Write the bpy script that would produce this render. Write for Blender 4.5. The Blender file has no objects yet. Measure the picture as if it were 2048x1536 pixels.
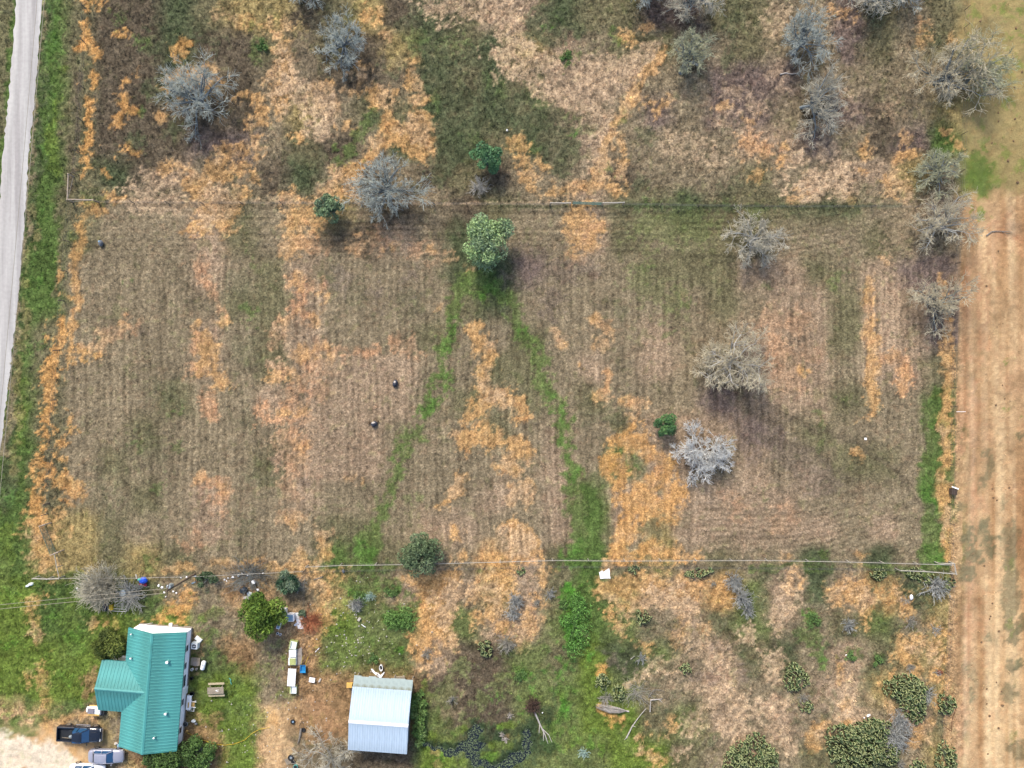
import bpy, math, random
import numpy as np
from mathutils import Vector, Matrix
R = math.radians
scene = bpy.context.scene
C = scene.collection
# ---------------------------------------------------------------- camera, sky, sun, exposure
H = 94.0                                     # flying height of the camera, metres
cam_d = bpy.data.cameras.new('camera'); cam_d.lens = 24.8; cam_d.sensor_width = 36
cam_d.clip_start = 1; cam_d.clip_end = 6000
cam = bpy.data.objects.new('camera', cam_d); C.objects.link(cam)
cam.location = (0, 0, H); cam.rotation_euler = (0, 0, 0)
scene.camera = cam
SUN_EL, SUN_AZ = 42.0, -20.0                 # azimuth clockwise from +Y
world = bpy.data.worlds.new('World'); scene.world = world; world.use_nodes = True
wn = world.node_tree.nodes; wl = world.node_tree.links
bg = wn['Background']
sky = wn.new('ShaderNodeTexSky'); sky.sky_type = 'NISHITA'; sky.sun_disc = False
sky.sun_elevation = R(SUN_EL); sky.sun_rotation = R(SUN_AZ)
sky.air_density = 1.0; sky.dust_density = 3.0; sky.ozone_density = 1.0
wl.new(sky.outputs[0], bg.inputs[0]); bg.inputs[1].default_value = 0.125
sun_d = bpy.data.lights.new('sun', 'SUN'); sun_d.energy = 1.75; sun_d.angle = R(10.0); sun_d.color = (1.0, 0.925, 0.81)
sun = bpy.data.objects.new('sun', sun_d); C.objects.link(sun); sun.location = (-20, 60, 80)
sdir = Vector((math.sin(R(SUN_AZ))*math.cos(R(SUN_EL)), math.cos(R(SUN_AZ))*math.cos(R(SUN_EL)), math.sin(R(SUN_EL))))
sun.rotation_euler = (-sdir).to_track_quat('-Z', 'Y').to_euler()
vs = scene.view_settings
vs.view_transform = 'Standard'; vs.look = 'None'; vs.gamma = 1.0; vs.use_curve_mapping = False
vs.exposure = 1.18

# ---------------------------------------------------------------- helpers
S = 1/15.0
def W(px, py, h=0.0):
    """ground position (metres) of a thing whose visible point stands h metres up"""
    k = (1 - h/H)*S
    return ((px-1024)*k, (768-py)*k)
def lin(c):
    return tuple((v/255/12.92 if v/255 <= .04045 else ((v/255+.055)/1.055)**2.4) for v in c)
K = 1.6                                      # how bright a surface of albedo 1 shows
def alb(c):                                   # sRGB seen in daylight -> base colour
    return tuple(min(.86, v/K) for v in lin(c))

MATS = {}
def mat(name, col, rough=.7, metal=0.0, var=0.12, scale=3.0, spec=.3, bump=0.0, bscale=20.0, attr=False, coat=0.0, dark=None):
    if name in MATS: return MATS[name]
    m = bpy.data.materials.new(name); m.use_nodes = True
    n = m.node_tree.nodes; l = m.node_tree.links; b = n['Principled BSDF']
    b.inputs['Roughness'].default_value = rough; b.inputs['Metallic'].default_value = metal
    b.inputs['Specular IOR Level'].default_value = spec; b.inputs['Coat Weight'].default_value = coat
    tc = n.new('ShaderNodeTexCoord')
    nz = n.new('ShaderNodeTexNoise'); nz.inputs['Scale'].default_value = scale; nz.inputs['Detail'].default_value = 5
    l.new(tc.outputs['Object'], nz.inputs['Vector'])
    if attr:
        at = n.new('ShaderNodeAttribute'); at.attribute_name = 'Col'; base = at.outputs['Color']
    else:
        rgb = n.new('ShaderNodeRGB'); rgb.outputs[0].default_value = (*col, 1); base = rgb.outputs[0]
    mr = n.new('ShaderNodeMapRange'); mr.inputs['From Min'].default_value = .3; mr.inputs['From Max'].default_value = .7
    mr.inputs['To Min'].default_value = 1-var; mr.inputs['To Max'].default_value = 1+var
    l.new(nz.outputs['Fac'], mr.inputs['Value'])
    vm = n.new('ShaderNodeVectorMath'); vm.operation = 'SCALE'
    l.new(base, vm.inputs[0]); l.new(mr.outputs[0], vm.inputs['Scale'])
    out = vm.outputs[0]
    if dark is not None:                     # stains
        n2 = n.new('ShaderNodeTexNoise'); n2.inputs['Scale'].default_value = scale*.6; n2.inputs['Detail'].default_value = 6
        l.new(tc.outputs['Object'], n2.inputs['Vector'])
        r2 = n.new('ShaderNodeMapRange'); r2.inputs['From Min'].default_value = .5; r2.inputs['From Max'].default_value = .68
        l.new(n2.outputs['Fac'], r2.inputs['Value'])
        mx = n.new('ShaderNodeMix'); mx.data_type = 'RGBA'
        l.new(r2.outputs[0], mx.inputs[0]); l.new(out, mx.inputs[6]); mx.inputs[7].default_value = (*dark, 1)
        out = mx.outputs[2]
    l.new(out, b.inputs['Base Color'])
    if bump > 0:
        nb = n.new('ShaderNodeTexNoise'); nb.inputs['Scale'].default_value = bscale; nb.inputs['Detail'].default_value = 3
        l.new(tc.outputs['Object'], nb.inputs['Vector'])
        bp = n.new('ShaderNodeBump'); bp.inputs['Strength'].default_value = bump; bp.inputs['Distance'].default_value = .1
        l.new(nb.outputs['Fac'], bp.inputs['Height']); l.new(bp.outputs[0], b.inputs['Normal'])
    MATS[name] = m; return m

def tag(o, label=None, cat=None, group=None, kind=None):
    if label: o['label'] = label
    if cat: o['category'] = cat
    if group: o['group'] = group
    if kind: o['kind'] = kind
    return o
def link(name, me, parent=None, loc=None, rz=None):
    o = bpy.data.objects.new(name, me); C.objects.link(o)
    if parent is not None: o.parent = parent
    if loc is not None: o.location = loc
    if rz is not None: o.rotation_euler = (0, 0, rz)
    return o
def empty(name, loc, rz=0.0):
    o = bpy.data.objects.new(name, None); C.objects.link(o); o.empty_display_size = .3
    o.location = loc; o.rotation_euler = (0, 0, rz); return o
def copy_tree(o, parent=None):
    c = o.copy(); C.objects.link(c); c.parent = parent
    for ch in list(o.children): copy_tree(ch, c)
    return c
def npmesh(name, V, F, mats=(), smooth=False, col=None, midx=None):
    """V (n,3); F (m,k) all faces same size"""
    me = bpy.data.meshes.new(name)
    V = np.asarray(V, np.float32); F = np.asarray(F, np.int32)
    me.vertices.add(len(V)); me.vertices.foreach_set('co', V.ravel())
    k = F.shape[1]; me.loops.add(F.size); me.loops.foreach_set('vertex_index', F.ravel())
    me.polygons.add(len(F)); me.polygons.foreach_set('loop_start', np.arange(0, F.size, k, dtype=np.int32))
    me.polygons.foreach_set('loop_total', np.full(len(F), k, np.int32))
    if smooth: me.polygons.foreach_set('use_smooth', np.ones(len(F), bool))
    for m in mats: me.materials.append(m)
    if midx is not None: me.polygons.foreach_set('material_index', np.asarray(midx, np.int32))
    me.update(calc_edges=True); me.validate()
    if col is not None:
        a = me.color_attributes.new('Col', 'FLOAT_COLOR', 'POINT')
        c4 = np.ones((len(V), 4), np.float32); c4[:, :np.shape(col)[1]] = col
        a.data.foreach_set('color', c4.ravel())
    return me

class MB:
    """collects simple shapes into one mesh"""
    def __init__(s): s.v = []; s.f = []; s.mi = []; s.m = []
    def _m(s, m):
        if m not in s.m: s.m.append(m)
        return s.m.index(m)
    def add(s, vs_, fs, m):
        b = len(s.v); s.v += [tuple(p) for p in vs_]; k = s._m(m)
        for f in fs: s.f.append(tuple(b+i for i in f)); s.mi.append(k)
    def box(s, c, d, m, rz=0.0, M=None, taper=1.0):
        x, y, z = d[0]/2, d[1]/2, d[2]/2; t = taper
        P = [(-x,-y,-z),(x,-y,-z),(x,y,-z),(-x,y,-z),(-x*t,-y*t,z),(x*t,-y*t,z),(x*t,y*t,z),(-x*t,y*t,z)]
        if M is None: M = Matrix.Rotation(rz, 3, 'Z')
        P = [M @ Vector(p) + Vector(c) for p in P]
        s.add(P, [(3,2,1,0),(4,5,6,7),(0,1,5,4),(1,2,6,5),(2,3,7,6),(3,0,4,7)], m)
    def tube(s, pts, r, m, k=6, cap=True):
        pts = [Vector(p) for p in pts]; n = len(pts)
        rr = r if isinstance(r, (list, tuple)) else [r]*n
        ring = []
        for i, p in enumerate(pts):
            t = (pts[min(i+1, n-1)] - pts[max(i-1, 0)]).normalized()
            a = t.orthogonal().normalized() if i == 0 else (a - t*a.dot(t)).normalized()
            b = t.cross(a)
            ring.append([p + (a*math.cos(2*math.pi*j/k) + b*math.sin(2*math.pi*j/k))*rr[i] for j in range(k)])
        V = [q for rg in ring for q in rg]; F = []
        for i in range(n-1):
            for j in range(k):
                F.append((i*k+j, i*k+(j+1)%k, (i+1)*k+(j+1)%k, (i+1)*k+j))
        if cap: F += [tuple(range(k-1, -1, -1)), tuple((n-1)*k+j for j in range(k))]
        s.add(V, F, m)
    def cyl(s, c, r, h, m, k=16, r2=None, axis='Z'):
        c = Vector(c); ax = {'X': Vector((1,0,0)), 'Y': Vector((0,1,0)), 'Z': Vector((0,0,1))}[axis]
        s.tube([c-ax*h/2, c+ax*h/2], [r, r if r2 is None else r2], m, k)
    def loft(s, rings, m, cap=True, closed=True):
        k = len(rings[0]); V = [q for rg in rings for q in rg]; F = []
        for i in range(len(rings)-1):
            for j in range(k if closed else k-1):
                F.append((i*k+j, i*k+(j+1)%k, (i+1)*k+(j+1)%k, (i+1)*k+j))
        if cap: F += [tuple(range(k-1, -1, -1)), tuple((len(rings)-1)*k+j for j in range(k))]
        s.add(V, F, m)
    def prism(s, poly, z0, z1, m):
        k = len(poly); V = [(x, y, z0) for x, y in poly] + [(x, y, z1) for x, y in poly]
        a = sum(poly[i][0]*poly[(i+1)%k][1]-poly[(i+1)%k][0]*poly[i][1] for i in range(k))
        if a < 0: V = [(x, y, z0) for x, y in poly[::-1]] + [(x, y, z1) for x, y in poly[::-1]]
        F = [tuple(range(k-1, -1, -1)), tuple(range(k, 2*k))] + [(i, (i+1)%k, k+(i+1)%k, k+i) for i in range(k)]
        s.add(V, F, m)
    def torus(s, c, R_, r, m, k=14, q=6, tilt=None):
        M = tilt or Matrix.Identity(3); V = []; F = []
        for i in range(k):
            a = 2*math.pi*i/k
            for j in range(q):
                b = 2*math.pi*j/q
                V.append(M @ Vector(((R_+r*math.cos(b))*math.cos(a), (R_+r*math.cos(b))*math.sin(a), r*math.sin(b))) + Vector(c))
        for i in range(k):
            for j in range(q): F.append((i*q+j, ((i+1)%k)*q+j, ((i+1)%k)*q+(j+1)%q, i*q+(j+1)%q))
        s.add(V, F, m)
    def blob(s, c, d, m, seed=0, jag=.18, nu=8, nv=6):
        rg = random.Random(seed); V = [(c[0], c[1], c[2]-d[2]/2)]
        for j in range(1, nv):
            t = math.pi*j/nv
            for i in range(nu):
                a = 2*math.pi*(i+.5*(j%2))/nu; q = 1+rg.uniform(-jag, jag)
                V.append((c[0]+d[0]/2*math.sin(t)*math.cos(a)*q, c[1]+d[1]/2*math.sin(t)*math.sin(a)*q, c[2]-d[2]/2*math.cos(t)*q))
        V.append((c[0], c[1], c[2]+d[2]/2)); F = []
        for i in range(nu): F.append((0, 1+(i+1)%nu, 1+i))
        for j in range(nv-2):
            for i in range(nu):
                a = 1+j*nu+i; b = 1+j*nu+(i+1)%nu; F.append((a, b, b+nu, a+nu))
        l = len(V)-1; b0 = 1+(nv-2)*nu
        for i in range(nu): F.append((b0+i, b0+(i+1)%nu, l))
        s.add(V, F, m)
    def mesh(s, name, smooth=False):
        me = bpy.data.meshes.new(name); me.from_pydata(s.v, [], s.f)
        for m in s.m: me.materials.append(m)
        me.polygons.foreach_set('material_index', s.mi)
        if smooth: me.polygons.foreach_set('use_smooth', [True]*len(me.polygons))
        me.update(); return me
    def build(s, name, parent=None, smooth=False, loc=None, rz=None):
        return link(name, s.mesh(name, smooth), parent, loc, rz)

# ---------------------------------------------------------------- noise on arrays
def vnoise(X, Y, sc, seed, sy=None):
    sy = sy or sc
    rs = np.random.RandomState(seed); T = rs.rand(256, 256).astype(np.float32)
    x = X/sc + 1000.3; y = Y/sy + 1000.7
    xi = np.floor(x).astype(np.int64); yi = np.floor(y).astype(np.int64)
    fx = (x-xi).astype(np.float32); fy = (y-yi).astype(np.float32)
    fx = fx*fx*(3-2*fx); fy = fy*fy*(3-2*fy)
    def t(a, b): return T[a & 255, b & 255]
    return (t(xi, yi)*(1-fx)+t(xi+1, yi)*fx)*(1-fy) + (t(xi, yi+1)*(1-fx)+t(xi+1, yi+1)*fx)*fy
def fbm(X, Y, sc, seed, o=3):
    s = 0; a = 1; t = 0
    for i in range(o): s = s+a*vnoise(X, Y, sc/2**i, seed+i*7); t += a; a *= .55
    return s/t
def sst(a, b, x):
    t = np.clip((x-a)/(b-a), 0, 1); return t*t*(3-2*t)
# ---------------------------------------------------------------- the ground: soil and grass colours in patches, some shade painted in
PAL = dict(
 b=(148,134,108), o=(123,117,88), d=(108,97,80), g=(90,98,70), G=(95,117,62), B=(86,142,52), L=(112,132,60),
 s=(214,170,114), S=(217,166,102), p=(208,180,146), k=(170,148,122), m=(128,112,102), y=(168,150,102), t=(196,162,121),
 T=(220,186,140), r=(160,130,94), l=(116,126,78), w=(44,56,46), W=(242,226,200), P=(202,158,120), x=(62,78,54), q=(142,128,112))
BASE = """
G G o d d g o y y d o y d g o k k g o o m m o o b b m o b o y y
G G o d d g d d o b o d y o o g y k b o o b b o b b m o b o y y
G G o d d g b d b b d d b g o g o k k k b b m m m b b b b b y y
G G o d d d d d b y b o o g o g o k b b m b m m b d m d b y y y
G G o d d d m m b o d b g o g o g b k b b b b k k m b d m G y y
G G o g d k b b d g b d b d o d b b b d b b b o b b k k y b L y
G G o b b b k o b b y b d b d o b b k o o g o o o o o b b q t t
G G o b b b k o b b d d k b g b b b k o b o o o b b b o b b t t
G G b b b b k b o k b b b b g g m b b b o o o k k o b k m m t t
G G b b b b b o o k b b b b o g b b b b b b o b k k o k k m t t
G o b b b b k b o k b b b o b b o b b b k b b k k k o k k m t t
G o b b b b k b o k k k k b b o o b k b k b b m k k b k k o t t
G o b b b o b b k k k k k b o b o b o b b b m k k k o b b G t t
G o b b o b b b b k k k b b b o b k b b k k k m b o b b b G t t
G o b o b b b b o k k k b b b b b k b G k k b k b b o o b G t t
G o b b o b k b b k b b b b b k b k G k k k k k k b b b b G t t
G y y o b b k b b b o o b k k b b k G k y k k k k k b k b G t t
G y y o y o b b b b G o o b b s k o G b y b o b b g b g b G t t
L G G L g b b t b b y l k s k y k o G l k k s l k g k s g y t T
L G G L G L b b t t L l l s l k k l G l b k o l b b o l b y t T
L L L L b L g r b r l l l k d d l o L g l b k o g b k o y y t T
L L L L b r L L b r r r r d d d l l L l b b p b b k p y b y t T
T T b b r r L L T r r r r l d d l l L L o l k b k b p b k o t T
T T T b r r r L t b b d d L l l l l l L L o b k b o g g b y t T
""".strip().splitlines()
BASE = [r_.split() for r_ in BASE]  # mauve cells below the lone field tree hold part of its shade
for i_, r_ in enumerate(BASE): assert len(r_) == 32, (i_, len(r_))

# fine grid over the picture, coarse far beyond
def axis(a, st, far):
    f = list(np.arange(-a, a+1e-6, st)); v = a; d = st*2; out = []
    while v < far: v += d; out.append(v); d *= 1.35
    return np.array([-q for q in out[::-1]] + f + out)
ST = 0.215
XA = axis(72.5, ST, 1500); YA = axis(55.5, ST, 1500)
NX, NY = len(XA), len(YA)
GX, GY = np.meshgrid(XA, YA)                      # (NY,NX)
PX = GX*15+1024; PY = 768-GY*15
wx = (fbm(PX, PY, 42, 11)-.5)*34 + (vnoise(PX, PY, 11, 12)-.5)*11
wy = (fbm(PX, PY, 42, 21)-.5)*34 + (vnoise(PX, PY, 11, 22)-.5)*11
QX, QY = PX+wx, PY+wy
# base
grid = np.array([[alb(PAL[c]) for c in row] for row in BASE], np.float32)
bx = np.clip((QX-32)/64, 0, 30.999); by = np.clip((QY-32)/64, 0, 22.999)
xi = bx.astype(int); yi = by.astype(int); fx = (bx-xi)[..., None]; fy = (by-yi)[..., None]
fx = sst(.15, .85, fx); fy = sst(.15, .85, fy)
COL = (grid[yi, xi]*(1-fx)+grid[yi, xi+1]*fx)*(1-fy) + (grid[yi+1, xi]*(1-fx)+grid[yi+1, xi+1]*fx)*fy
far = np.maximum(sst(60, 260, -PX), sst(2110, 2310, PX)); far = np.maximum(far, np.maximum(sst(40, 240, -PY), sst(1580, 1780, PY)))[..., None]
fn = np.stack([fbm(QX, QY, 260, 161), fbm(QX, QY, 190, 171), fbm(QX, QY, 330, 181)], -1); fn = sst(.42, .62, fn)
fc = np.array(alb(PAL['b']))*np.ones_like(COL)
for q_, c_ in enumerate('oyG'): fc = fc*(1-fn[..., q_:q_+1]*.75)+np.array(alb(PAL[c_]))*fn[..., q_:q_+1]*.75
COL = COL*(1-far)+fc*far
SPK = vnoise(PX, PY, 5.5, 31)*.55 + vnoise(PX, PY, 3.2, 32)*.45         # speckle, a tuft or two wide
SPK2 = fbm(PX, PY, 16, 41, 2)
MIX1 = fbm(PX, PY, 34, 141, 3); MIX2 = fbm(PX, PY, 13, 151, 3)
MIXW = dict(s='p', S='s', p='k', P='b', k='b', G='l', B='G', L='l', y='o', T='t', t='T', g='o', r='t')
COV = np.zeros_like(PX)                              # how much bright straw covers a spot

def dabs(typ, alpha, soft, amp, txt, raw=False):
    """txt: 'x,y,r' dabs; a leading '>' joins the dab to the one before it"""
    global COL, COV
    w = np.full(PX.shape, -9.0, np.float32); prev = None; A, Bq = (PX, PY) if raw else (QX, QY)
    allp = []
    if typ in 'sSpP' and not raw: soft *= 1.45; amp *= .62; grow_ = 2.5
    else: grow_ = 0.0
    for tok in txt.split():
        j = tok[0] == '>'; x, y, r = map(float, tok.lstrip('>').split(',')); r += grow_
        a = prev if (j and prev) else (x, y, r)
        m = max(r, a[2])+soft+42
        x0 = np.searchsorted(XA, (min(x, a[0])-m-1024)/15); x1 = np.searchsorted(XA, (max(x, a[0])+m-1024)/15)
        y0 = np.searchsorted(YA, (768-max(y, a[1])-m)/15); y1 = np.searchsorted(YA, (768-min(y, a[1])+m)/15)
        sl = (slice(y0, y1), slice(x0, x1)); X = A[sl]; Y = Bq[sl]
        dx, dy = x-a[0], y-a[1]; L2 = dx*dx+dy*dy
        t = np.clip(((X-a[0])*dx+(Y-a[1])*dy)/L2, 0, 1) if L2 > 0 else 0
        d = np.hypot(X-a[0]-t*dx, Y-a[1]-t*dy) - (a[2]+t*(r-a[2]))
        w[sl] = np.maximum(w[sl], -d/soft); prev = (x, y, r); allp.append(sl)
    Y0 = min(s_[0].start for s_ in allp); Y1 = max(s_[0].stop for s_ in allp)
    X0 = min(s_[1].start for s_ in allp); X1 = max(s_[1].stop for s_ in allp); sl = (slice(Y0, Y1), slice(X0, X1))
    v = .5+.5*np.clip(w[sl], -1, 1) + ((SPK[sl]-.5)*1.5+(SPK2[sl]-.5)*1.3)*amp*(w[sl] > -1.6)
    a = (sst(.34, .68, v)*alpha)[..., None]
    c = np.array(alb(PAL[typ]), np.float32)*np.ones(a.shape[:2]+(3,), np.float32)
    if typ in MIXW:
        q = (sst(.45, .75, MIX1[sl])*.55)[..., None]; c = c*(1-q)+np.array(alb(PAL[MIXW[typ]]), np.float32)*q
        q = (sst(.52, .80, MIX2[sl])*.45)[..., None]; c = c*(1-q)+COL[sl]*q
    a = a
    COL[sl] = COL[sl]*(1-a) + c*a
    if typ in 'sSpPT': COV[sl] = np.maximum(COV[sl], a[..., 0])

# --- far side of the road, verges
dabs('o', .9, 10, .5, "10,0,18 >0,180,14 >-20,300,14")
dabs('g', .7, 14, .6, "92,0,16 >75,200,16 >60,420,16 >40,650,14 >25,850,14 >12,1000,16")
dabs('B', .3, 12, 1.0, "112,40,12 >106,120,14 100,190,8 118,60,10 84,300,8 92,420,6 60,520,9 >50,600,8 75,690,10 >60,720,9 30,900,8 20,1000,9 86,545,8")
dabs('L', .6, 10, .7, "112,200,10 >108,330,12 128,140,8 60,560,6 48,760,10 >36,880,10 18,1060,14 >10,1180,18")
dabs('o', .8, 8, .6, "148,60,8 >146,200,8 >138,300,7 >128,460,6 >112,600,7")
dabs('d', .8, 6, .6, "156,150,5 >150,300,5 >146,380,5 100,800,4 >92,960,4")
dabs('k', .55, 6, .7, "88,0,3 >78,150,4 >60,330,5 >48,480,4 >34,640,5 >24,780,8 >10,900,10")
dabs('y', .4, 8, .8, "70,420,5 >60,520,5 >44,720,6 >36,820,6 >26,940,5")
# --- straw, upper left
dabs('S', .9, 9, .9, "168,10,7 172,60,9 >180,100,12 190,118,9 163,105,7 185,160,5 185,200,7 >184,240,8 >178,290,7 >175,335,4 198,10,8")
dabs('S', .8, 9, 1.0, "243,70,8 270,152,6 255,172,5 250,205,11 262,218,12 241,245,8 235,257,6 262,300,9 268,306,7 200,350,5 358,100,12 372,92,8 345,105,10")
dabs('s', .75, 12, 1.0, "350,155,18 >390,165,22 430,150,14 330,230,12 342,215,10 488,198,8 450,320,10 335,330,14 360,335,10 400,170,18")
dabs('s', .8, 14, .9, "400,375,34 440,350,28 430,420,32 400,455,20 455,450,22 478,330,20 500,285,14 512,240,13 >516,200,9 475,400,26 460,300,14 520,300,10 505,350,10")
dabs('p', .65, 12, .9, "260,375,12 310,372,22 345,360,16 300,350,12 285,392,10 280,420,16 >360,415,16 430,385,18 420,440,16")
dabs('S', .6, 8, .8, "175,420,9 >215,427,5 165,450,8 >160,490,8 >158,545,7 >152,600,7 >146,700,6 210,395,4 >250,395,4")
dabs('y', .7, 16, .8, "455,18,22 482,45,25 540,20,28 562,42,20 572,10,18 600,60,10 480,10,14")
dabs('s', .6, 12, .9, "490,48,20 545,60,12 575,50,12 440,30,10")
dabs('g', .7, 18, .8, "400,60,30 300,90,20 430,90,18 350,250,20 300,190,18 270,280,18")
dabs('G', .6, 14, .8, "525,90,14 515,110,10 285,85,8 500,62,8 230,40,8 290,215,6")
# --- centre top
dabs('s', .85, 13, .9, "560,82,12 >572,112,18 >562,150,22 >560,190,22 556,218,14 548,236,8 645,190,20 665,215,18 730,30,13 760,25,10 775,75,8 760,40,8")
dabs('p', .8, 14, .9, "575,120,14 560,180,20 600,175,22 600,205,26 640,215,26 655,240,22 645,262,18 590,150,12 590,215,14 625,255,10")
dabs('s', .85, 12, .9, "760,190,18 745,210,14 820,165,14 >832,130,6 835,200,20 845,245,20 830,280,32 792,270,26 760,285,20 742,310,16 838,305,14 722,325,12 702,345,18 676,358,16 662,385,12 690,388,20 642,397,10 >560,397,8 780,230,16 700,180,12 720,150,12 690,255,10 600,270,8")
dabs('p', .45, 12, .8, "830,260,24 650,385,18 700,375,16")
dabs('d', .7, 12, .7, "620,120,26 >590,100,14 660,110,14 630,150,10 775,130,10")
dabs('G', .75, 14, .8, "690,300,16 >720,265,12 >742,228,9 680,318,10")
dabs('g', .8, 14, .7, "752,235,10 785,140,12 640,310,20 600,330,20 870,90,30 >900,180,40 >930,250,45 >880,350,25 1060,230,45 >1110,250,40 >1120,310,40 1040,300,20")
dabs('g', .6, 18, .6, "820,60,30 880,60,40 940,120,30 980,200,30 700,30,10")
dabs('G', .4, 16, .9, "835,80,20 905,90,14 1010,180,16 870,200,14 960,290,20 930,80,10 1085,200,14 1165,265,14 1150,240,12 985,160,10 1072,300,10")
# --- pale Y shaped track
dabs('p', .78, 16, 1.0, "860,8,20 >960,14,22 >1010,25,26 >1018,70,24 >1045,110,26 >1100,125,26 >1160,150,28 >1240,150,28 >1270,128,22 >1300,112,14 1003,115,14 >1018,140,14 >1060,150,14 >1110,185,18 >1165,200,26 >1200,215,24 >1212,250,18 >1202,285,14 >1196,330,14 >1180,370,14 880,22,12 895,40,8")
dabs('k', .6, 14, .9, "1170,190,20 1130,160,18 1080,140,14 1180,230,14")
dabs('t', .7, 12, .5, "1322,108,7 >1290,145,11 >1265,180,10 >1245,215,10 >1226,250,10 >1214,290,10 >1206,330,12 >1190,375,22 >1150,378,16")
dabs('s', .6, 9, .5, "1322,108,5 >1290,145,9 >1265,180,8 >1245,215,7 >1226,250,8 >1214,290,8 >1206,330,9 >1190,375,16 >1150,378,12")
dabs('s', .7, 12, 1.0, "1290,195,10 1310,215,12 1330,200,8 1245,290,9 1244,330,13 1238,352,10 1255,70,10 1262,80,9 1290,60,6 1030,288,14 >1045,312,11 >1062,345,8 1080,322,12 >1092,335,8 1052,355,8 1062,375,6 1105,382,12 1130,385,12 1235,388,10 1220,385,10 1260,200,10")
dabs('g', .8, 14, .7, "1075,50,30 >1110,70,28 1150,60,22 1100,90,16")
dabs('G', .7, 10, .9, "1105,55,6 1135,115,11 1150,112,9 1222,62,12 1235,75,8 1215,350,10 1240,240,8")
dabs('B', .55, 8, .8, "1100,55,5 1135,118,5 1155,265,6")
# --- upper right
dabs('g', .65, 16, .8, "1470,20,18 >1465,80,14 >1460,120,14 1455,40,14 1380,50,10 1840,60,14 >1865,80,14 1750,30,14 1290,270,18 1285,375,14 1450,370,22")
dabs('p', .45, 18, 1.0, "1500,210,22 1450,230,20 1560,150,20 1690,200,24 1640,250,16 1780,210,16 1550,40,24 1400,290,24 1350,300,24 1420,320,20 1470,180,14")
dabs('s', .55, 12, 1.1, "1490,292,14 1530,305,14 1508,352,10 1512,362,8 1440,210,8 1500,240,8 1840,50,9 >1848,75,7 1905,80,8 1690,30,8 1670,15,8 1810,280,10")
dabs('P', .5, 12, 1.1, "1500,285,16 1540,300,12 1575,330,12 1840,52,8")
dabs('p', .9, 11, 1.1, "1590,320,20 1640,312,13 1665,300,13 1682,342,17 1620,368,24 1662,362,18 1690,382,18 1602,384,18 1578,336,10 1576,380,9 1688,400,8")
dabs('s', .75, 10, 1.0, "1722,348,13 1736,312,12 1731,296,8 1776,370,11 >1780,395,7 1800,330,8 1812,315,12 1792,350,10 1590,390,8 1560,325,8 1700,396,8 1895,270,5 >1912,300,5 1570,300,8")
dabs('t', .7, 14, .4, "1800,355,16 >1815,380,12 1815,400,10")
dabs('k', .5, 18, .8, "1840,420,30 1780,470,26 1850,500,24 1790,560,26")
dabs('g', .6, 12, .7, "1700,415,20 >1500,415,8 1740,385,14 1260,413,10 >1360,415,14 >1500,418,10")
dabs('l', .5, 24, .8, "1300,450,34 >1400,450,36 1280,560,26 >1340,600,26 1500,430,20 1300,500,20")
# --- along the cross fence; its dark shadow line is painted into the colour
dabs('d', .5, 6, .5, "200,409,3 >480,409,3 >900,414,4 660,425,4 >850,430,4 >920,470,5", raw=True)
dabs('p', .5, 4, .6, "230,402,2 >470,402,3 >560,404,3 >900,407,2 >1100,405,2", raw=True)
dabs('x', .55, 5, .5, "1000,412,3 >1100,414,4 >1240,412,5 >1600,414,4 >1800,411,4", raw=True)
dabs('G', .5, 8, .7, "170,400,6 >200,406,8 1300,415,8 1480,420,8 150,470,8")
# --- mown field, straw and soil, with some tree shade painted in
dabs('s', .75, 14, .8, "580,440,20 >612,432,22 >632,448,14 600,478,20 580,502,14 1165,440,24 1190,452,20 1152,470,12 1176,482,18 1150,505,8")
dabs('P', .55, 16, .8, "620,480,18 640,495,14 1185,460,18 720,490,18 760,480,12 835,495,18 870,520,12 395,530,12 >430,590,12")
dabs('s', .5, 10, .9, "715,488,16 900,526,8 790,500,10 870,510,8 940,545,8 1190,470,10")
dabs('S', .85, 9, 1.1, "120,645,8 >114,690,9 >106,740,10 >95,780,10 >90,830,7 >94,870,6 >82,920,7 >78,980,11 >74,1015,9 >82,1070,8")
dabs('S', .7, 12, .9, "128,955,13 >155,975,9 136,1000,10 165,985,6 135,850,5 130,885,7 126,915,5 150,720,10 180,712,8 140,700,8 120,550,7 125,585,6 165,700,12 >200,710,6")
dabs('P', .7, 14, .8, "215,675,16 >250,660,12 180,690,7 270,660,10")
dabs('s', .5, 10, .9, "210,680,12 245,655,8 185,690,6")
dabs('s', .8, 12, .8, "408,682,18 >422,700,20 >400,742,14 432,740,18 >442,775,14 447,637,9 437,612,6 387,650,5")
dabs('P', .75, 14, .8, "395,690,14 415,560,10 430,590,10 >440,615,8 420,800,14 >428,830,10 380,745,10 395,1075,14 375,1085,10")
dabs('P', .75, 14, .8, "415,960,13 >440,972,15 >450,992,15 >440,1015,12")
dabs('s', .4, 10, .9, "410,955,12 445,985,12")
dabs('r', .5, 8, .7, "355,1070,6")
dabs('G', .6, 12, .9, "350,892,10 320,972,12 345,818,7 265,560,5 270,880,5 500,620,16 505,520,10 500,650,8")
dabs('g', .35, 24, .9, "200,1000,30 330,780,26 300,900,30 500,700,26 500,840,16 520,960,16 480,560,26 650,560,26 720,590,26 820,600,20 490,1060,20")
dabs('P', .88, 13, .9, "600,572,17 >625,575,14 >590,612,10 575,632,12 605,636,12 560,662,14 >545,682,9 640,690,14 >662,700,10 >745,704,8 792,682,12 >825,690,13 838,706,9 600,712,16 560,745,16 622,735,20 600,772,20 580,800,18 600,820,14 532,826,13 560,850,14 580,870,15 605,892,16 580,925,14 600,600,10 690,700,10")
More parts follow.
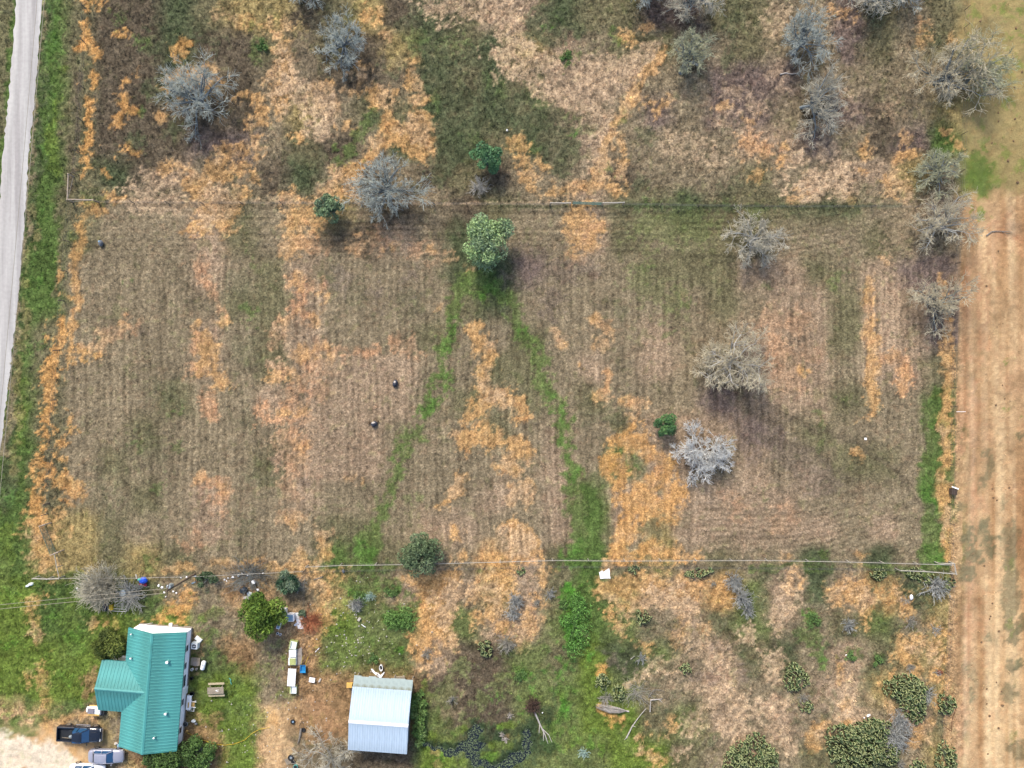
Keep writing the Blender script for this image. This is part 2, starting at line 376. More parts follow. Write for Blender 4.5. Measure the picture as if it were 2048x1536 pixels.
dabs('p', .4, 14, .8, "560,658,12 590,692,16 640,735,14 600,820,12 550,740,10 830,688,10")
dabs('s', .65, 10, .9, "600,568,12 640,600,9 575,640,8 610,700,12 660,705,9 580,755,12 600,820,10 550,665,8 625,640,8 595,715,10 545,760,8 650,690,8 565,820,10 600,895,10 700,960,8 720,958,6 590,1045,14 870,612,6")
dabs('k', .6, 30, .5, "720,840,55 780,820,30 700,900,40 680,760,40 560,920,16 850,880,16")
dabs('m', .4, 12, .5, "562,915,10 290,670,10 610,960,14")
dabs('G', .8, 12, .7, "905,572,10 >960,568,30 >1000,592,14 >1015,612,7 908,600,9 >895,645,8 >886,690,9 >886,740,10 >875,772,9 >862,805,8 >850,828,6 790,922,6 742,1050,12 >736,1090,26 >732,1112,30 1045,660,13 >1062,682,8 1150,1060,12 >1155,1100,17 >1152,1120,26")
dabs('B', .5, 10, .8, "980,585,14 885,735,7 858,815,6 1045,655,8 730,1110,20 1155,1110,14 1150,1125,20 1000,595,8")
dabs('l', .55, 16, .8, "820,852,12 >800,905,12 >785,965,12 >760,1010,14 >742,1060,12 1080,720,14 >1092,770,14 1110,800,12 >1126,850,12 >1138,905,12 >1146,960,11 >1150,1005,11 >1152,1060,14 900,620,14 890,700,14 820,1000,14")
dabs('G', .45, 10, .8, "1122,820,7 >1132,880,8 >1140,930,7 >1148,990,6 1095,760,8 1070,690,10")
dabs('d', .35, 6, .4, "1104,670,3 >1122,740,3 >1132,820,3 >1148,900,3")
dabs('s', .85, 12, .8, "955,643,9 >950,665,17 >960,682,14 >968,712,14 >960,738,14 >962,770,10 >985,792,24 >1010,790,20 >1032,812,16 960,812,22 940,832,12 1042,842,10 962,858,13 922,875,15 >952,880,16 >985,882,16 1030,900,22 1020,930,18 1058,912,10 1042,982,22 1020,1002,12 1062,1002,10 922,950,12 >910,982,14 >892,1002,8 912,1060,9 920,1110,10")
dabs('p', .5, 12, .8, "985,790,16 918,960,12 >905,985,10 1040,990,14")
dabs('s', .85, 12, .8, "1020,1060,18 1042,1080,24 1062,1102,20 1040,1112,20 1078,1115,10 1000,1060,10")
dabs('p', .6, 12, .8, "1040,1085,22 1010,1070,12")
dabs('s', .8, 10, .8, "1118,662,10 >1126,682,7 1192,650,12 >1206,666,12 1222,670,7 1200,690,12 1160,730,5 1220,745,7 >1216,762,9 >1210,790,12 1187,792,8 1250,802,6 1268,812,12 1290,812,7 1265,835,8")
dabs('P', .5, 10, .8, "1220,750,8 >1210,790,10 1118,665,7 1270,810,10 1205,660,10")
dabs('S', .8, 13, .8, "1262,852,10 >1245,880,24 >1272,885,28 1222,888,12 1302,902,20 1332,922,16 1232,930,22 1242,962,18 1322,950,26 1352,982,20 1292,992,30 1320,1022,30 1272,1020,26 1252,1000,16 1342,1012,20 1252,1060,20 1242,1090,20 1240,1112,24 1290,1102,18 1342,1106,9 >1388,1106,5")
dabs('r', .35, 12, .9, "1265,895,18 1230,940,14 1320,930,16 1260,970,14")
dabs('o', .7, 12, .9, "1262,922,14 >1280,930,8 1302,1052,18 1325,1045,14 1225,842,18 1240,835,12 1270,945,8 1370,1035,10")
dabs('g', .45, 12, .8, "1228,845,16 1000,830,12 985,740,6 980,850,6 1240,620,14 1310,1050,8 1190,840,10")
dabs('k', .55, 30, .6, "1560,650,50 1560,760,55 1400,1050,40 1520,1060,50 1620,960,30 1790,620,20 1580,560,30 1480,1030,40")
dabs('P', .3, 34, .6, "1570,740,45 1540,640,35 1620,700,20")
dabs('o', .55, 26, .8, "1690,540,28 1690,620,34 1660,580,20 1310,570,36 1450,560,20 1640,880,26 1700,900,18 1680,720,20 1350,640,20")
dabs('G', .5, 12, .9, "1690,540,12 1665,560,10 1640,840,9 1632,888,9 1645,855,6 1300,545,8 1370,610,8 1690,800,5 1530,990,6 1540,575,8 1330,660,8")
dabs('s', .8, 10, .8, "1745,560,6 >1740,600,5 >1745,650,6 >1750,690,10 >1750,740,12 >1745,790,11 >1738,832,8 1712,915,9 1612,740,5 1770,520,5 1605,750,4")
dabs('P', .9, 12, .8, "1770,720,11 1795,722,16 1815,742,20 1805,768,16 1800,708,8 1740,620,7")
dabs('s', .4, 9, .9, "1790,715,8 1815,745,14 1800,770,10")
dabs('s', .85, 7, .8, "1895,700,8 >1895,780,11 >1893,860,9 >1892,940,8 >1889,985,11 >1892,1040,10 >1890,1085,12 >1892,1112,10 1892,560,5 >1892,680,6")
dabs('G', .85, 8, .5, "1870,765,5 >1865,830,11 >1862,900,13 >1860,960,16 >1862,1020,17 >1852,1065,20 >1855,1105,24 >1858,1122,28")
dabs('B', .4, 8, .7, "1862,940,9 >1860,1010,10 1858,1100,16 1865,1120,18 1865,850,7")
dabs('m', .4, 30, .5, "1480,800,34 >1560,900,30 >1660,960,20 1450,740,20")  # mauve ground tone; below the lone tree partly its shade, painted in
dabs('d', .6, 9, .5, "1400,740,5 >1480,790,9 >1560,830,9 >1660,860,7 >1780,930,5 >1880,1040,5 1430,820,6 >1520,880,8 >1620,900,6 >1700,960,5 1480,800,12 >1560,850,8 1460,860,5 >1560,960,5 >1600,1000,4")
dabs('m', .45, 26, .6, "1060,520,26 >1180,540,26 1110,600,24 1450,820,22 >1500,900,24 1010,560,14 1560,880,18 680,560,22 760,590,18 820,560,16")  # mauve tones; the spot beside the pale green tree is its painted shadow
dabs('P', .4, 18, .8, "560,880,22 >600,930,20 575,980,16 1560,700,30 1600,640,24 1470,1010,24 1560,1040,26 610,860,18 640,780,16 660,740,12 570,1020,14")
dabs('r', .3, 14, .9, "590,890,16 605,915,12 1290,900,24 1250,940,18 1330,960,16 1030,820,12 965,840,10 420,700,10 120,690,6 95,800,6")
# --- two grassy wheel tracks from the pale green tree down to the rail fence
dabs('l', .6, 14, .7, "935,560,14 >905,610,13 >888,700,13 >884,745,14 >868,790,13 >848,830,12 >800,905,12 >788,950,12 >772,995,13 >752,1040,15 >738,1085,20")
dabs('l', .65, 14, .7, "985,575,15 >1012,605,13 >1045,655,15 >1090,755,16 >1124,855,16 >1146,955,15 >1152,1065,18")
dabs('G', .5, 11, .8, "935,560,10 >912,600,8 >898,645,8 >888,700,8 >884,745,9 >868,790,8 >848,830,8 >820,868,7 >800,905,7 >788,950,7 >772,995,8 >752,1040,10 >738,1085,16 >730,1118,20")
dabs('G', .52, 12, .8, "985,575,12 >1012,605,8 >1045,655,9 >1068,700,9 >1090,755,9 >1108,805,10 >1124,855,10 >1136,905,10 >1146,955,10 >1150,1010,9 >1152,1065,13 >1155,1115,20")
dabs('B', .3, 8, 1.0, "900,640,4 >886,740,5 >850,825,5 1048,660,6 1100,790,5 >1135,900,6 >1148,960,6 1153,1090,12 735,1100,14 985,585,10 790,930,5 765,1010,5")
# --- southern fence line
dabs('G', .7, 8, .7, "1120,1132,5 >1190,1132,7 1320,1132,6 1500,1130,7 >1600,1133,7 >1660,1136,8 1700,1135,7 >1850,1140,9 690,1137,5 >790,1137,7 960,1136,4 >1010,1134,5 130,1150,6 >170,1152,6 300,1130,8 320,1118,6 1650,1105,9")
dabs('s', .6, 8, .8, "600,1112,12 650,1100,16 640,1070,10 590,1135,14 >660,1140,10 430,1128,4 >600,1128,5 1220,1130,14 1300,1112,10 >1390,1107,5 1575,1112,9 1562,1115,6 1715,1115,7 1720,1135,7 1080,1140,8 905,1105,8 390,1135,4 >330,1138,4")
# --- east lane
dabs('t', .95, 6, .2, "1932,430,9 >1928,600,10 >1918,850,8 >1918,1000,9 >1912,1150,12 >1908,1300,16 >1903,1536,20", raw=True)
dabs('T', .6, 12, .5, "1960,470,7 >1968,600,7 >1972,700,6 1990,720,6 >1995,850,12 >2000,1000,13 >1995,1100,12 >1990,1200,16 >1988,1350,16 >1985,1500,20")
dabs('P', .5, 26, .5, "2000,460,34 1970,520,28 1950,720,18 1955,800,20 1965,870,18 2030,760,20 2030,980,20 1960,1000,10 2035,1080,16 1945,1250,20 1940,1180,14 2040,500,24")
dabs('T', .65, 4, .5, "1950,455,2 >2048,385,3 1975,520,2 >2048,680,3 1955,470,2 >2048,430,2 1930,480,3 >1935,1100,3 1990,560,3 >2040,690,2")
dabs('L', .7, 12, .9, "1950,60,7 >1948,85,7 1962,292,12 1960,330,20 >1966,372,20 1990,360,12 1952,410,8 2012,25,14 2016,150,12 >2030,165,10 2005,80,8 1975,275,10 2025,820,7 2012,722,4")
dabs('G', .5, 12, .9, "1955,300,14 >1960,360,18 1950,75,6 1985,370,8")
dabs('o', .7, 12, .7, "1970,905,7 >1974,945,12 >1968,970,9 1925,1010,9 1928,1050,9 >1930,1110,11 >1930,1150,10 1965,1062,10 >1970,1110,12 2020,1060,12 >2018,1120,20 >2020,1200,20 >2018,1270,16 2028,1330,18 2025,1380,16 1978,1280,8 2005,1010,8 1925,820,8 2035,1190,12 1955,1160,5 2030,1500,20")
dabs('L', .4, 12, .9, "2020,1130,12 2022,1250,12 2018,820,6 1935,1090,8 2020,1480,10")
dabs('y', .5, 30, .7, "2000,60,50 >2010,200,50 2030,330,40 2035,250,20")
dabs('P', .7, 14, .5, "1990,455,16 >2040,470,16 1960,560,16 >1965,690,14 2035,560,12 1935,520,10 >1930,700,11 >1925,900,10 1945,760,10 >1945,1000,8 >1935,1300,10 >1920,1500,12", raw=True)
dabs('T', .6, 7, .6, "1968,460,3 >1966,640,4 1992,820,5 >1998,1010,6 1995,1110,6 >1990,1300,8 1984,1330,8 >1980,1530,9", raw=True)
dabs('r', .7, 6, .7, "1952,470,3 >1949,640,3 >1950,760,3 1940,900,3 >1934,1060,3 1925,1180,4 >1915,1400,4 1998,560,3 >2030,640,3", raw=True)
dabs('o', .8, 12, .9, "1935,1060,9 >1945,1140,8 1970,1040,8 >1978,1100,8 1945,1330,5 >1938,1400,5 2040,880,10 2044,1250,14 2034,1330,12 2010,1000,6")
dabs('y', .6, 18, .7, "1975,30,16 >1960,150,16 >1975,250,20 2040,60,18 2040,200,20 2040,300,20")
dabs('L', .6, 12, 1.0, "1955,190,6 1950,20,6 2000,20,8 2030,70,10 2035,130,8 2020,210,8 2040,330,14 2010,300,10 1955,420,8 1965,250,7 2045,20,10 1990,130,6")
dabs('r', .65, 10, .9, "2030,900,14 2035,760,12 2000,650,10 2035,560,14 1960,840,8 1955,1200,10 1930,1260,8 1965,1480,8 2040,1440,10 2035,1010,8 1950,1380,8 2040,640,12")
dabs('T', .5, 12, .9, "2010,490,8 >2048,500,8 2020,600,6 2030,700,10 1980,560,8 2015,930,8 >2010,1000,6 2040,1130,8 1975,1160,6 1955,1300,9 >1950,1450,8 2045,1370,8 2010,1440,14 2040,1530,10")
# --- lower left yard
dabs('s', .7, 16, .9, "70,1045,14 80,1082,26 92,1122,24 112,1030,12 132,1062,10 62,1210,8 >65,1240,9 >68,1268,8 >64,1290,6 55,1352,6 90,1340,8 >95,1372,6 >90,1410,10 90,1430,14 98,1172,5 190,1245,6 218,1252,5")
dabs('L', .5, 20, .8, "20,1250,30 40,1320,20 130,1300,40 140,1240,30 120,1380,30 30,1420,24 160,1420,14 150,1200,20 250,1240,14")
dabs('B', .3, 14, .9, "140,1280,20 20,1300,14 130,1350,16 15,1440,14 150,1410,16 110,1230,12 20,1200,14")
dabs('G', .8, 10, .6, "0,1455,16 >60,1450,16 >110,1420,14 >160,1425,12 60,1400,14 140,1400,14")
dabs('r', .8, 10, .6, "178,1350,9 >176,1380,9 182,1330,7 190,1400,6")
dabs('s', .8, 12, .6, "92,1448,12 >140,1440,9 >190,1440,8 200,1455,10 100,1470,16 150,1500,14 170,1485,14")
dabs('W', .95, 16, .3, "-20,1500,34 >50,1495,28 >110,1510,28 >140,1530,26 30,1480,10 0,1536,50 90,1540,40")
dabs('T', .6, 14, .5, "130,1490,16 170,1520,14 100,1475,10 250,1530,20")
dabs('y', .7, 12, .8, "215,1440,14 >218,1475,16 240,1490,10 260,1520,14 225,1425,8")
dabs('S', .8, 12, .9, "352,1222,14 >368,1195,10 >384,1172,8 362,1240,12 345,1200,8 300,1243,9 280,1238,8 320,1240,6")
dabs('r', .7, 12, .8, "402,1270,10 >400,1300,9 398,1440,10 >405,1470,20 >430,1475,20 395,1330,8 460,1190,20 >500,1175,20 >520,1190,14 540,1180,14 430,1500,20 380,1455,8")
dabs('d', .45, 12, .8, "470,1155,14 >520,1152,12 550,1165,10 590,1200,14 440,1150,10 610,1200,14")
dabs('G', .75, 16, .8, "425,1310,16 >440,1335,24 >470,1350,14 410,1250,8 >420,1270,12 450,1390,20 480,1420,18 400,1180,10 330,1200,14 >300,1200,12 500,1470,20 455,1430,12 400,1390,12")
dabs('L', .5, 18, .8, "440,1370,24 500,1400,24 480,1480,24 530,1340,14 420,1230,14 520,1440,16")
dabs('r', .6, 14, .8, "395,1460,16 430,1440,14 460,1290,14 520,1290,10")
dabs('T', .8, 12, .6, "545,1425,12 >560,1465,16 >550,1510,22 575,1400,9 570,1490,18 530,1530,14 590,1440,8")
dabs('r', .85, 14, .6, "620,1400,20 >650,1440,30 >640,1480,20 670,1400,22 640,1380,18 600,1400,10 680,1440,16 610,1500,10")
dabs('P', .35, 14, .8, "660,1450,22 640,1410,20 610,1290,12 620,1330,10")
dabs('s', .7, 14, .8, "645,1175,16 >655,1205,18 >650,1240,16 >640,1265,14 >622,1288,9 625,1150,14 660,1150,10 548,1440,10 690,1150,8")
dabs('L', .55, 20, .8, "690,1290,24 660,1320,18 700,1250,16 700,1310,20 685,1220,12 560,1390,8 560,1300,10 740,1290,12")
dabs('G', .75, 10, .9, "690,1170,8 >716,1178,10 >728,1200,8 748,1160,7 775,1172,11 >790,1185,13 805,1195,9 835,1210,10 >822,1228,12 790,1238,20 770,1222,8 740,1285,10 760,1310,7 790,1300,12 810,1318,9 705,1165,6 755,1325,6 820,1345,6")
dabs('B', .6, 8, .9, "790,1225,9 808,1245,9 775,1240,6 785,1255,8 722,1198,6 790,1190,7 755,1322,4 800,1302,6")
dabs('r', .5, 10, .8, "752,1188,6 790,1210,8 760,1330,8 700,1345,10 830,1340,9 740,1240,7")
dabs('L', .7, 10, .7, "843,1360,8 >846,1400,9 >848,1440,8 860,1385,8")
dabs('x', .5, 8, .7, "835,1390,4 >833,1440,5 838,1420,6")  # dark green strip: the shed's shadow painted along its east side
dabs('s', .85, 14, .85, "828,1162,16 >860,1165,24 >892,1172,26 900,1205,24 882,1240,22 872,1265,22 845,1285,14 842,1310,9 850,1330,6 902,1282,12 848,1235,10 870,1300,9 822,1280,6 848,1345,4")
dabs('p', .6, 12, .8, "905,1180,14 >902,1210,16 >885,1250,14 870,1200,14")
dabs('s', .75, 14, .9, "1000,1178,28 >985,1222,14 1002,1250,14 1000,1150,24 1082,1150,14 950,1180,14 1062,1230,14 >1055,1262,16 >1040,1280,14 1070,1200,9 1030,1275,10 960,1240,12 1020,1140,8")
dabs('p', .35, 12, .9, "990,1185,20 1050,1265,10")
dabs('k', .5, 16, .7, "880,1405,16 >905,1430,12 900,1380,20 905,1450,6")
dabs('G', .8, 14, .7, "1155,1160,10 >1150,1190,18 >1145,1230,26 >1150,1270,26 >1180,1290,14 1140,1305,18 >1130,1340,14 1185,1240,9 1050,1345,16 1030,1340,10 1090,1290,10 1240,1300,8")
dabs('B', .65, 12, .8, "1140,1185,12 >1140,1250,18 >1150,1285,16 1180,1285,10 1125,1320,12 1185,1310,8 1045,1350,10 1160,1210,10 1110,1340,8 1125,1400,7 >1120,1440,5 1055,1410,10 1040,1425,8")
dabs('B', .65, 12, .8, "1148,1185,12 1148,1215,16 >1150,1275,20 1165,1250,10 1135,1330,10 1150,1480,12 1200,1495,8 1125,1420,6")
dabs('L', .65, 14, .7, "1070,1400,10 1120,1460,18 1165,1470,18 1200,1490,14 1140,1480,16 1120,1380,12 1190,1420,10 1240,1480,14 1020,1465,8 1260,1500,10")
dabs('x', .5, 7, .6, "1108,1370,4 >1105,1410,5 >1095,1440,8 1090,1340,4 >1050,1370,4 1135,1340,3 >1150,1320,3")
dabs('k', .5, 8, .7, "1172,1255,6 1180,1280,5 1100,1365,4")
dabs('s', .75, 15, 1.0, "1215,1170,20 >1260,1188,34 >1320,1180,34 >1362,1188,28 >1392,1172,18 1240,1248,14 1220,1220,10 1372,1232,18 1400,1262,16 1290,1290,9 1360,1280,12 1345,1445,14 1310,1520,18 1290,1470,8 1240,1230,10")
dabs('p', .7, 15, 1.0, "1320,1195,26 >1370,1215,18 1310,1330,16 >1340,1345,18 1292,1350,13 1402,1292,22 >1440,1322,22 1420,1300,18 1432,1362,18 1472,1402,24 1420,1410,18 1462,1450,26 1500,1420,22 1382,1450,18 1500,1262,10 >1492,1282,8 1260,1360,9 1480,1470,18 1360,1500,14 1390,1380,12 1540,1440,12")
dabs('S', .8, 10, .8, "1212,1428,9 >1228,1442,10 1198,1418,7 1206,1345,6")
dabs('g', .6, 13, .9, "1332,1272,18 1345,1292,14 1388,1268,11 1450,1252,14 1430,1230,10 1210,1300,12 1305,1310,10 1340,1340,9 1380,1400,20 1345,1400,12 1330,1430,14")
dabs('m', .5, 13, .9, "1430,1350,12 1400,1350,8 1260,1330,8 1480,1340,10 1225,1320,8 1430,1290,8")
dabs('p', .75, 14, 1.0, "1590,1160,20 >1575,1195,22 >1562,1230,18 1545,1262,14 1550,1322,22 1545,1345,20 1562,1400,18 1572,1470,24 1545,1450,18 1582,1490,18 1545,1410,18")
dabs('s', .8, 14, .95, "1662,1190,10 >1692,1178,20 >1722,1190,24 1742,1210,14 1672,1212,9 1732,1240,13 1590,1160,12 1675,1335,10 >1682,1362,9 1690,1410,12 1640,1450,16 >1630,1485,14 1800,1180,12 >1812,1212,11 1815,1285,20 1800,1312,20 1780,1350,12 1820,1338,14 1872,1262,16 1882,1312,16 1872,1352,12 1775,1408,9 >1790,1440,9 1850,1460,14 1862,1240,10 1760,1370,9 1860,1300,12 1850,1480,10 1700,1450,9 1830,1280,14 1830,1490,10 1870,1400,8")
dabs('p', .45, 12, .95, "1730,1200,14 1680,1350,9 1645,1460,10 1700,1340,6 1860,1310,14 1830,1290,12 1680,1400,10")
dabs('G', .75, 14, .85, "1622,1240,15 >1612,1268,18 >1640,1310,9 1702,1308,11 1750,1318,9 1760,1240,8 1640,1280,12 1700,1290,8 1820,1250,6")
dabs('B', .55, 10, .9, "1620,1240,9 1632,1235,6 1700,1300,6 1645,1315,4")
dabs('g', .65, 15, .85, "1730,1362,22 >1740,1330,16 1655,1275,9 1610,1380,14 1660,1380,10 1770,1210,10 1755,1190,10 1840,1200,9 1620,1500,14 1590,1330,8 1850,1390,8")
dabs('g', .6, 12, 1.0, "1300,1250,14 1480,1310,12 1530,1210,10 1420,1200,9 1510,1330,10 1580,1290,10 1690,1270,12 1560,1380,10 1650,1420,9 1720,1400,12 1790,1260,9 1770,1300,10 1350,1490,12 1420,1480,10 1530,1180,10 1230,1290,10 1310,1375,9 1860,1220,10 1840,1300,8 1790,1400,6 1600,1440,9 1650,1150,20 1760,1160,16 1530,1150,14")
dabs('d', .45, 12, 1.0, "1460,1270,10 1390,1330,12 1540,1290,9 1590,1250,8 1700,1370,10 1440,1430,12 1520,1470,9 1850,1500,12 1820,1470,9 1860,1440,8 1330,1230,9 1280,1270,8")
dabs('l', .6, 18, .9, "880,1380,26 920,1340,20 960,1400,22 940,1440,18 860,1420,12 1000,1370,20 1060,1300,20 1080,1400,20 1020,1300,16")
dabs('B', .45, 14, .9, "1125,1380,14 >1130,1430,14 >1100,1490,12 1060,1365,10 1185,1480,12 1095,1340,10 990,1395,8")
# --- wet hollow at the bottom
dabs('x', .7, 16, .8, "845,1480,10 >900,1495,14 >950,1470,16 >1000,1470,20 >1060,1460,22 >1080,1500,22 >1040,1520,22 >960,1520,18 850,1450,10 1090,1440,14")
dabs('x', .8, 12, .6, "838,1490,8 >870,1488,12 >900,1500,10 >940,1480,14 >975,1500,16 >1000,1520,12 >1045,1500,22 >1065,1470,16 1000,1475,16 840,1455,8 945,1455,10")
dabs('L', .9, 6, .3, "865,1470,9 910,1465,10 >930,1455,7 875,1515,18 >900,1530,16 925,1525,10 972,1512,10 >992,1510,9 985,1490,9 >1020,1490,8 1000,1453,7 >1030,1448,6 1000,1538,9 855,1500,6", raw=True)
dabs('B', .35, 6, .6, "975,1515,9 >990,1510,7 880,1520,12 1000,1455,5 905,1465,7", raw=True)
dabs('r', .5, 8, .7, "875,1530,10 1015,1475,5 870,1500,5")

# --- mowing lines, tufts and mottling as colour of the grass itself
field = sst(395, 430, PY)*sst(1125, 1100, PY)*sst(120, 150, PX)*sst(1910, 1880, PX)
hz = np.clip(sst(545, 480, PY) + sst(960, 1040, PY)*sst(1350, 1450, PX), 0, 1)
diag = PX*.86+PY*.5
u_ = PX+(QX-PX)*.25+6*(vnoise(PX, PY, 260, 57)-.5)*6; w_ = PY+(QY-PY)*.25+np.where(PX > 1300, .10*(PX-1500)*sst(1500, 1900, PX)*3, 0)
nv = vnoise(QX*.35+PX*.65, QY, 7, 51, 150)-.5 + .6*(vnoise(PX, PY, 4.2, 53, 60)-.5) + .44*np.sin(u_*2*np.pi/12.5)*(.3+fbm(PX, PY, 90, 58))
nh = vnoise(QY*.3+PY*.7, QX, 6, 52, 150)-.5 + .46*np.sin(w_*2*np.pi/11)*(.3+fbm(PX, PY, 90, 59))
MOW = field*(nv*(1-hz)+nh*hz)
rough = 1-.42*field
lane = sst(1896, 1936, QX*.6+PX*.4)
bare = np.maximum(sst(235, 205, PX)*sst(1440, 1465, PY), sst(520, 540, PX)*sst(700, 680, PX)*sst(1380, 1410, PY)*.6)
rough = rough*(1-.75*np.maximum(lane, bare))
t3 = vnoise(PX, PY, 9, 61)-.5
L1 = 1 + 1.15*(SPK-.5)*(.25+.75*rough) + .34*MOW + .36*t3*rough + .30*(MIX2-.5) + .30*(fbm(PX, PY, 60, 62)-.5)
COL = COL*np.clip(L1, .45, 1.7)[..., None]
ls = (vnoise(PX, PY, 7, 191, 240)-.5)*.6+(vnoise(PX+wx*.3, PY, 15, 193, 320)-.5)*.9+(vnoise(PX, PY, 3.2, 195, 90)-.5)*.25
ls = (ls*lane*sst(330, 460, PY))[..., None]
COL = COL*(1+ls*np.array([.42, .62, .78]))
# a few greener and browner tufts
gt = sst(.62, .8, vnoise(PX, PY, 8, 71)*.6+fbm(PX, PY, 30, 72)*.4)[..., None]*.35*(1-COV[..., None]*.8)*(1-.7*lane[..., None])
COL = COL*(1-gt) + COL*np.array([.78, 1.0, .68])*gt
bt = sst(.6, .8, vnoise(PX, PY, 7, 81)*.55+fbm(PX, PY, 26, 82)*.45)[..., None]*.35
COL = COL*(1-bt) + COL*np.array([1.08, .88, .85])*bt
COL = np.clip(COL, .008, .8)

# --- heights
def hdab(x, y, r): return np.clip(1-np.hypot(PX-x, PY-y)/r, 0, 1)
HOL = np.zeros_like(PX)
def cap(x0, y0, x1, y1, r):
    dx, dy = x1-x0, y1-y0; t = np.clip(((QX-x0)*dx+(QY-y0)*dy)/(dx*dx+dy*dy), 0, 1)
    return np.clip(1.6-1.6*np.hypot(QX-x0-t*dx, QY-y0-t*dy)/r, 0, 1)
for a_ in [(900,1502,960,1470,13),(948,1460,940,1485,16),(942,1480,955,1520,16),(955,1520,1010,1530,12),(1010,1530,1060,1510,16),(850,1490,900,1500,9),(1050,1500,1058,1470,13),(965,1490,960,1510,14)]:
    HOL = np.maximum(HOL, cap(*a_))
TUF = (SPK-.5)*.20*rough + (vnoise(PX, PY, 14, 91)-.5)*.10*rough + MOW*.05 + (SPK-.5)*.05
GZ = TUF - HOL*.26
# quiet ground under buildings and road
for (x_, y_, r_) in [(325,1362,120),(768,1420,90)]:
    GZ = GZ*(1-np.clip(hdab(x_, y_, r_)*3, 0, 1)*.6)
roadm = np.abs(PX - np.interp(PY, [-200,0,130,200,300,400,500,600,700,820,920,1300], [75,59,48,42,33,26,18,8,-5,-18,-30,-90]))
GZ = np.where(roadm < 30, GZ*.2-.03, GZ)
def gz(x, y):
    i = min(max(int(round((x+72.5)/ST)) + np.searchsorted(XA, -72.5), 0), NX-1); j = min(max(int(round((y+55.5)/ST)) + np.searchsorted(YA, -55.5), 0), NY-1)
    return float(GZ[j, i])
idx = np.arange(NX*NY).reshape(NY, NX)
F = np.stack([idx[:-1, :-1], idx[:-1, 1:], idx[1:, 1:], idx[1:, :-1]], -1).reshape(-1, 4)
V = np.stack([GX, GY, GZ], -1).reshape(-1, 3)
gm = bpy.data.materials.new('ground_grass_and_soil'); gm.use_nodes = True
n = gm.node_tree.nodes; l = gm.node_tree.links; b = n['Principled BSDF']
b.inputs['Roughness'].default_value = .95; b.inputs['Specular IOR Level'].default_value = .08
tc = n.new('ShaderNodeTexCoord'); at = n.new('ShaderNodeAttribute'); at.attribute_name = 'Col'
n1 = n.new('ShaderNodeTexNoise'); n1.inputs['Scale'].default_value = 4.5; n1.inputs['Detail'].default_value = 3; n1.inputs['Roughness'].default_value = .7
n2 = n.new('ShaderNodeTexVoronoi'); n2.inputs['Scale'].default_value = 3.2
l.new(tc.outputs['Object'], n1.inputs['Vector']); l.new(tc.outputs['Object'], n2.inputs['Vector'])
m1 = n.new('ShaderNodeMapRange'); m1.inputs['From Min'].default_value = .3; m1.inputs['From Max'].default_value = .7; m1.inputs['To Min'].default_value = .5; m1.inputs['To Max'].default_value = 1.5
m2 = n.new('ShaderNodeMapRange'); m2.inputs['From Max'].default_value = .8; m2.inputs['To Min'].default_value = 1.22; m2.inputs['To Max'].default_value = .74
l.new(n1.outputs['Fac'], m1.inputs['Value']); l.new(n2.outputs['Distance'], m2.inputs['Value'])
mm = n.new('ShaderNodeMath'); mm.operation = 'MULTIPLY'; l.new(m1.outputs[0], mm.inputs[0]); l.new(m2.outputs[0], mm.inputs[1])
sb = n.new('ShaderNodeMath'); sb.operation = 'SUBTRACT'; sb.inputs[1].default_value = 1.0; l.new(mm.outputs[0], sb.inputs[0])
ma = n.new('ShaderNodeMath'); ma.operation = 'MULTIPLY_ADD'; ma.inputs[2].default_value = 1.0; l.new(sb.outputs[0], ma.inputs[0]); l.new(at.outputs['Alpha'], ma.inputs[1])
vm = n.new('ShaderNodeVectorMath'); vm.operation = 'SCALE'; l.new(at.outputs['Color'], vm.inputs[0]); l.new(ma.outputs[0], vm.inputs['Scale'])
l.new(vm.outputs[0], b.inputs['Base Color'])
bp = n.new('ShaderNodeBump'); bp.inputs['Strength'].default_value = .55; bp.inputs['Distance'].default_value = .12
l.new(n1.outputs['Fac'], bp.inputs['Height']); l.new(bp.outputs[0], b.inputs['Normal'])
tag(link('ground', npmesh('ground', V, F, [gm], smooth=True, col=np.concatenate([COL.reshape(-1, 3), np.clip(1-.72*np.maximum(lane, bare), .2, 1).reshape(-1, 1)], 1))), 'pasture and yard ground of dry grass, straw, bare soil and green patches', kind='structure')

# grass blades: short leaning tufts, coloured like the grass they grow from
rs = np.random.RandomState(5)
NT = 105000
tx = rs.uniform(-70, 70, NT); ty = rs.uniform(-53.5, 53.5, NT)
ti = np.clip(((tx+72.5)/ST).round().astype(int)+np.searchsorted(XA, -72.5), 0, NX-1); tj = np.clip(((ty+55.5)/ST).round().astype(int)+np.searchsorted(YA, -55.5), 0, NY-1)
tz = GZ[tj, ti]; tcol = COL[tj, ti]; trg = rough[tj, ti]
px_ = tx*15+1024; py_ = 768-ty*15
lum = tcol.sum(1)
keep = (roadm[tj, ti] > 31) & (rs.rand(NT) < .35+.65*trg) & ~((lum > 1.15)) & (HOL[tj, ti] < .25)
keep &= ~((np.abs(px_-320) < 85) & (np.abs(py_-1372) < 140)) & ~((np.abs(px_-768) < 75) & (np.abs(py_-1430) < 85))
keep &= ~((px_ < 240) & (py_ > 1440)) & ((px_ < 1912) | (rs.rand(NT) < .12))
tx, ty, tz, tcol, trg = tx[keep], ty[keep], tz[keep], tcol[keep], trg[keep]; NT = len(tx); NB = 5
ang = rs.uniform(0, 2*np.pi, (NT, NB)); hh = rs.uniform(.10, .30, (NT, NB))*(.55+.6*trg[:, None]); ln = rs.uniform(.08, .26, (NT, NB))
ox = rs.uniform(-.12, .12, (NT, NB)); oy = rs.uniform(-.12, .12, (NT, NB)); wd = rs.uniform(.016, .04, (NT, NB))
